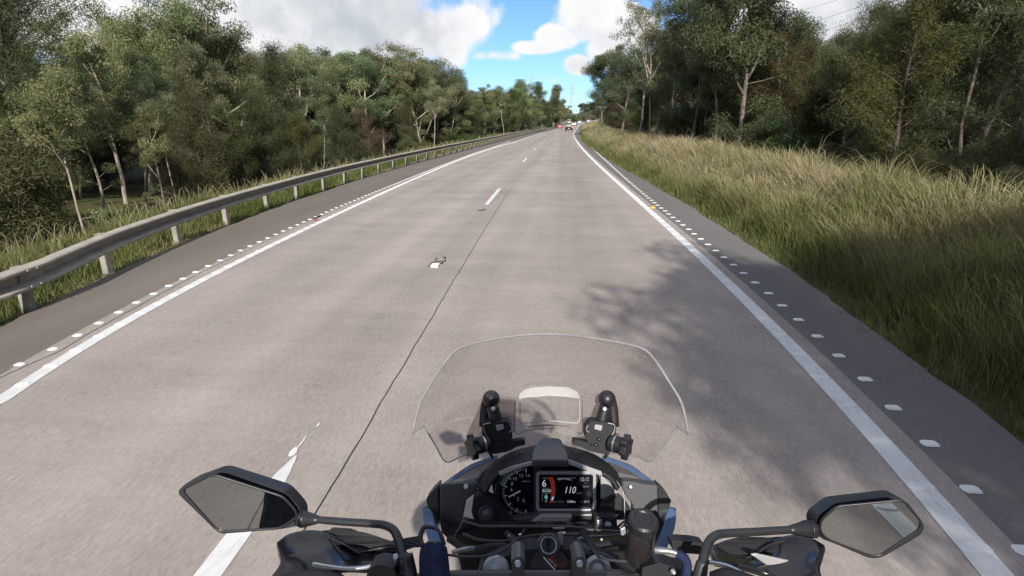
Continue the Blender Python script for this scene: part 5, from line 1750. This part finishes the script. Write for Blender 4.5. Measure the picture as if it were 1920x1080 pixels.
ptube('clutch_lever', [(586, 1057, .655), (610, 1061, .655), (650, 1066, .655), (684, 1064, .655), (712, 1057, .655), (738, 1055, .655)], [4, 3.4, 3.6, 4, 4.2, 4.5], M['steel'], None, 8)
panel('switch_pod', rnd_poly([(690, 1068), (704, 1060), (720, 1060), (740, 1068), (748, 1110), (680, 1110)], 4), .635, M['plastic'], .03, .003)
loft('grip', [[(530, 1080, .62), (560, 1070, .61), (600, 1068, .605), (640, 1076, .61), (652, 1090, .62)], [(520, 1110, .60), (560, 1106, .59), (600, 1104, .585), (640, 1108, .59), (660, 1112, .60)]], M['plastic_matt'], .03)
hr = loft('handguard', [[(1548, 1032, .70), (1522, 1016, .72), (1486, 1010, .735), (1440, 1022, .745), (1390, 1036, .75), (1330, 1030, .74)],
                        [(1542, 1052, .685), (1518, 1040, .705), (1484, 1036, .72), (1440, 1046, .73), (1390, 1050, .735), (1330, 1040, .725)],
                        [(1538, 1072, .67), (1512, 1070, .685), (1480, 1064, .70), (1440, 1060, .71), (1392, 1058, .712), (1334, 1050, .705)],
                        [(1552, 1110, .655), (1510, 1110, .66), (1472, 1100, .675), (1436, 1084, .69), (1396, 1072, .69), (1340, 1062, .685)]], M['gloss_black'], .008)
panel('guard_deflector', rnd_poly([(1332, 1024, .74), (1360, 1013, .748), (1388, 1006, .752), (1430, 1007, .752), (1470, 1010, .74), (1440, 1020, .735), (1414, 1038, .725), (1396, 1046, .72), (1380, 1046, .72), (1352, 1040, .73)], 3), .74, M['guard'], .004, .001, hr)
ptube('deflector_edge', [(1486, 1011, .732), (1448, 1020, .728), (1416, 1040, .718), (1396, 1047, .715), (1376, 1045, .718), (1350, 1036, .728), (1336, 1026, .735)], 1.8, M['plastic'], hr, 6)
panel('guard_highlight_panel', [(1407, 1040), (1418, 1038), (1482, 1052), (1490, 1072), (1472, 1071), (1440, 1062)], .70, M['silver'], .004, .002, hr)
panel('guard_bracket', rnd_poly([(1258, 1018), (1268, 1014), (1300, 1016), (1322, 1020), (1318, 1040), (1264, 1036)], 4), .72, M['plastic'], .02, .003)
ptube('brake_lever', [(1328, 1054, .655), (1348, 1057, .655), (1376, 1066, .65), (1410, 1088, .645)], [4, 4.5, 4.5, 4.5], M['steel'], None, 8)
loft('grip', [[(1330, 1072, .62), (1360, 1064, .61), (1400, 1074, .605), (1440, 1090, .61)], [(1330, 1110, .60), (1360, 1106, .59), (1400, 1108, .585), (1440, 1116, .60)]], M['plastic_matt'], .03)

# --- the rest of the machine below and ahead of the frame's edge
def wheel(yc):
    w = B()
    n_ = 40
    pr = [(-.055, .25), (-.06, .28), (-.045, .305), (0, .318), (.045, .305), (.06, .28), (.055, .25)]
    for k in range(n_):
        a = 2 * math.pi * k / n_
        w.v += [(-.015 + x_, yc + r_ * math.cos(a), .318 + r_ * math.sin(a)) for x_, r_ in pr]
    m_ = len(pr)
    w.f += [(k * m_ + j, k * m_ + j + 1, ((k + 1) % n_) * m_ + j + 1, ((k + 1) % n_) * m_ + j) for k in range(n_) for j in range(m_ - 1)]
    o = w.build('wheel', M['tyre'], bike, BB, smooth=True)
    s_ = B()
    for k in range(6):
        a = k * math.pi / 3
        s_.tube([(-.015, yc, .318), (-.015, yc + .25 * math.cos(a), .318 + .25 * math.sin(a))], .014, 6)
    s_.lathe((-.065, yc, .318), (1, 0, 0), [(0, .045), (.1, .045)], 12)
    s_.build('rim', M['rim'], o, BB)


wheel(1.30)
wheel(-.22)
for sx in (-1, 1):
    B().tube([(-.015 + sx * .10, 1.27, .32), (-.015 + sx * .10, 1.04, .80), (-.015 + sx * .10, .93, 1.0)], .026, 12).build('fork_leg', M['metal_black'], bike, BB, smooth=True)
nose = B()
sec = [(.98, .16, .70, .98), (1.12, .15, .66, .93), (1.26, .11, .66, .86), (1.34, .05, .68, .80)]
for yv, w_, z0_, z1_ in sec:
    nose.v += [(-.015 - w_ * .6, yv, z0_), (-.015 - w_, yv, (z0_ + z1_) / 2), (-.015 - w_ * .7, yv, z1_), (-.015 + w_ * .7, yv, z1_), (-.015 + w_, yv, (z0_ + z1_) / 2), (-.015 + w_ * .6, yv, z0_)]
nose.f += [(k * 6 + j, k * 6 + (j + 1) % 6, (k + 1) * 6 + (j + 1) % 6, (k + 1) * 6 + j) for k in range(3) for j in range(6)] + [(5, 4, 3, 2, 1, 0), (18, 19, 20, 21, 22, 23)]
nose.build('nose_fairing', M['plastic'], bike, BB, bevel=.012)
B().lathe((-.015, .45, .88), (0, -1, -.12), [(-.12, .02), (-.10, .10), (.0, .165), (.2, .17), (.38, .12), (.48, .09), (.5, .02)], 24).build('fuel_tank', M['blue'], bike, BB, smooth=True)
B().box((-.015, -.45, .80), (.13, .36, .05)).build('seat', M['leather'], bike, BB, bevel=.03)
B().box((-.015, .45, .50), (.17, .30, .20)).build('engine', M['metal_black'], bike, BB, bevel=.04)
B().box((-.015, -.22, .55), (.09, .32, .10)).build('frame', M['metal_black'], bike, BB, bevel=.03)

# ------------------------------------------------------------------ the rider (out of frame, met in the left mirror and by shadow)
rid = empty('person', (0, -.4, .85))
tag(rid, 'rider in a creased black jacket whose sleeve shows in the left mirror', 'person')
RBs = np.array(rid.location)
jn = {'pel': (0, -.42, .97, .15), 'wst': (0, -.38, 1.18, .14), 'chs': (0, -.30, 1.45, .16), 'nck': (0, -.25, 1.64, .075), 'hed': (0, -.22, 1.78, .085)}
for s_, sx in (('l', -1), ('r', 1)):
    jn.update({'sh' + s_: (sx * .19, -.28, 1.55, .085), 'el' + s_: (sx * .43, .02, 1.27, .066), 'wr' + s_: (sx * .41, .36, 1.10, .045), 'ha' + s_: (sx * .40, .45, 1.07, .042),
               'hp' + s_: (sx * .12, -.38, .93, .105), 'kn' + s_: (sx * .27, .08, .80, .075), 'an' + s_: (sx * .21, -.26, .42, .052), 'to' + s_: (sx * .21, -.06, .37, .045)})
ed = [('pel', 'wst'), ('wst', 'chs'), ('chs', 'nck'), ('nck', 'hed')]
for s_ in 'lr':
    ed += [('chs', 'sh' + s_), ('sh' + s_, 'el' + s_), ('el' + s_, 'wr' + s_), ('wr' + s_, 'ha' + s_), ('pel', 'hp' + s_), ('hp' + s_, 'kn' + s_), ('kn' + s_, 'an' + s_), ('an' + s_, 'to' + s_)]
ks = list(jn)
me = bpy.data.meshes.new('body')
me.from_pydata([tuple(np.array(jn[k][:3]) - RBs) for k in ks], [(ks.index(a), ks.index(c_)) for a, c_ in ed], [])
bo = bpy.data.objects.new('body', me)
COL.objects.link(bo)
bo.parent = rid
me.materials.append(M['leather'])
bo.modifiers.new('skin', 'SKIN')
for i, k in enumerate(ks):
    sv = me.skin_vertices[0].data[i]
    sv.radius = (jn[k][3], jn[k][3])
    sv.use_root = k == 'pel'
md = bo.modifiers.new('sub', 'SUBSURF')
md.levels = md.render_levels = 2
tx = bpy.data.textures.new('creases', 'CLOUDS')
tx.noise_scale = .07
dm = bo.modifiers.new('creases', 'DISPLACE')
dm.texture = tx
dm.strength = .025
hel = B().lathe((.0, -.21, 1.80), (0, 0, 1), [(-.12, .09), (-.10, .125), (-.03, .148), (.04, .155), (.11, .145), (.165, .105), (.195, .05), (.20, .005)], 28).build('helmet', M['gloss_black'], rid, RBs, smooth=True)
B().lathe((.0, -.205, 1.80), (0, 0, 1), [(0, .153), (.04, .1565), (.08, .153)], 28).build('visor_strip', M['glass_dark'], hel, RBs)
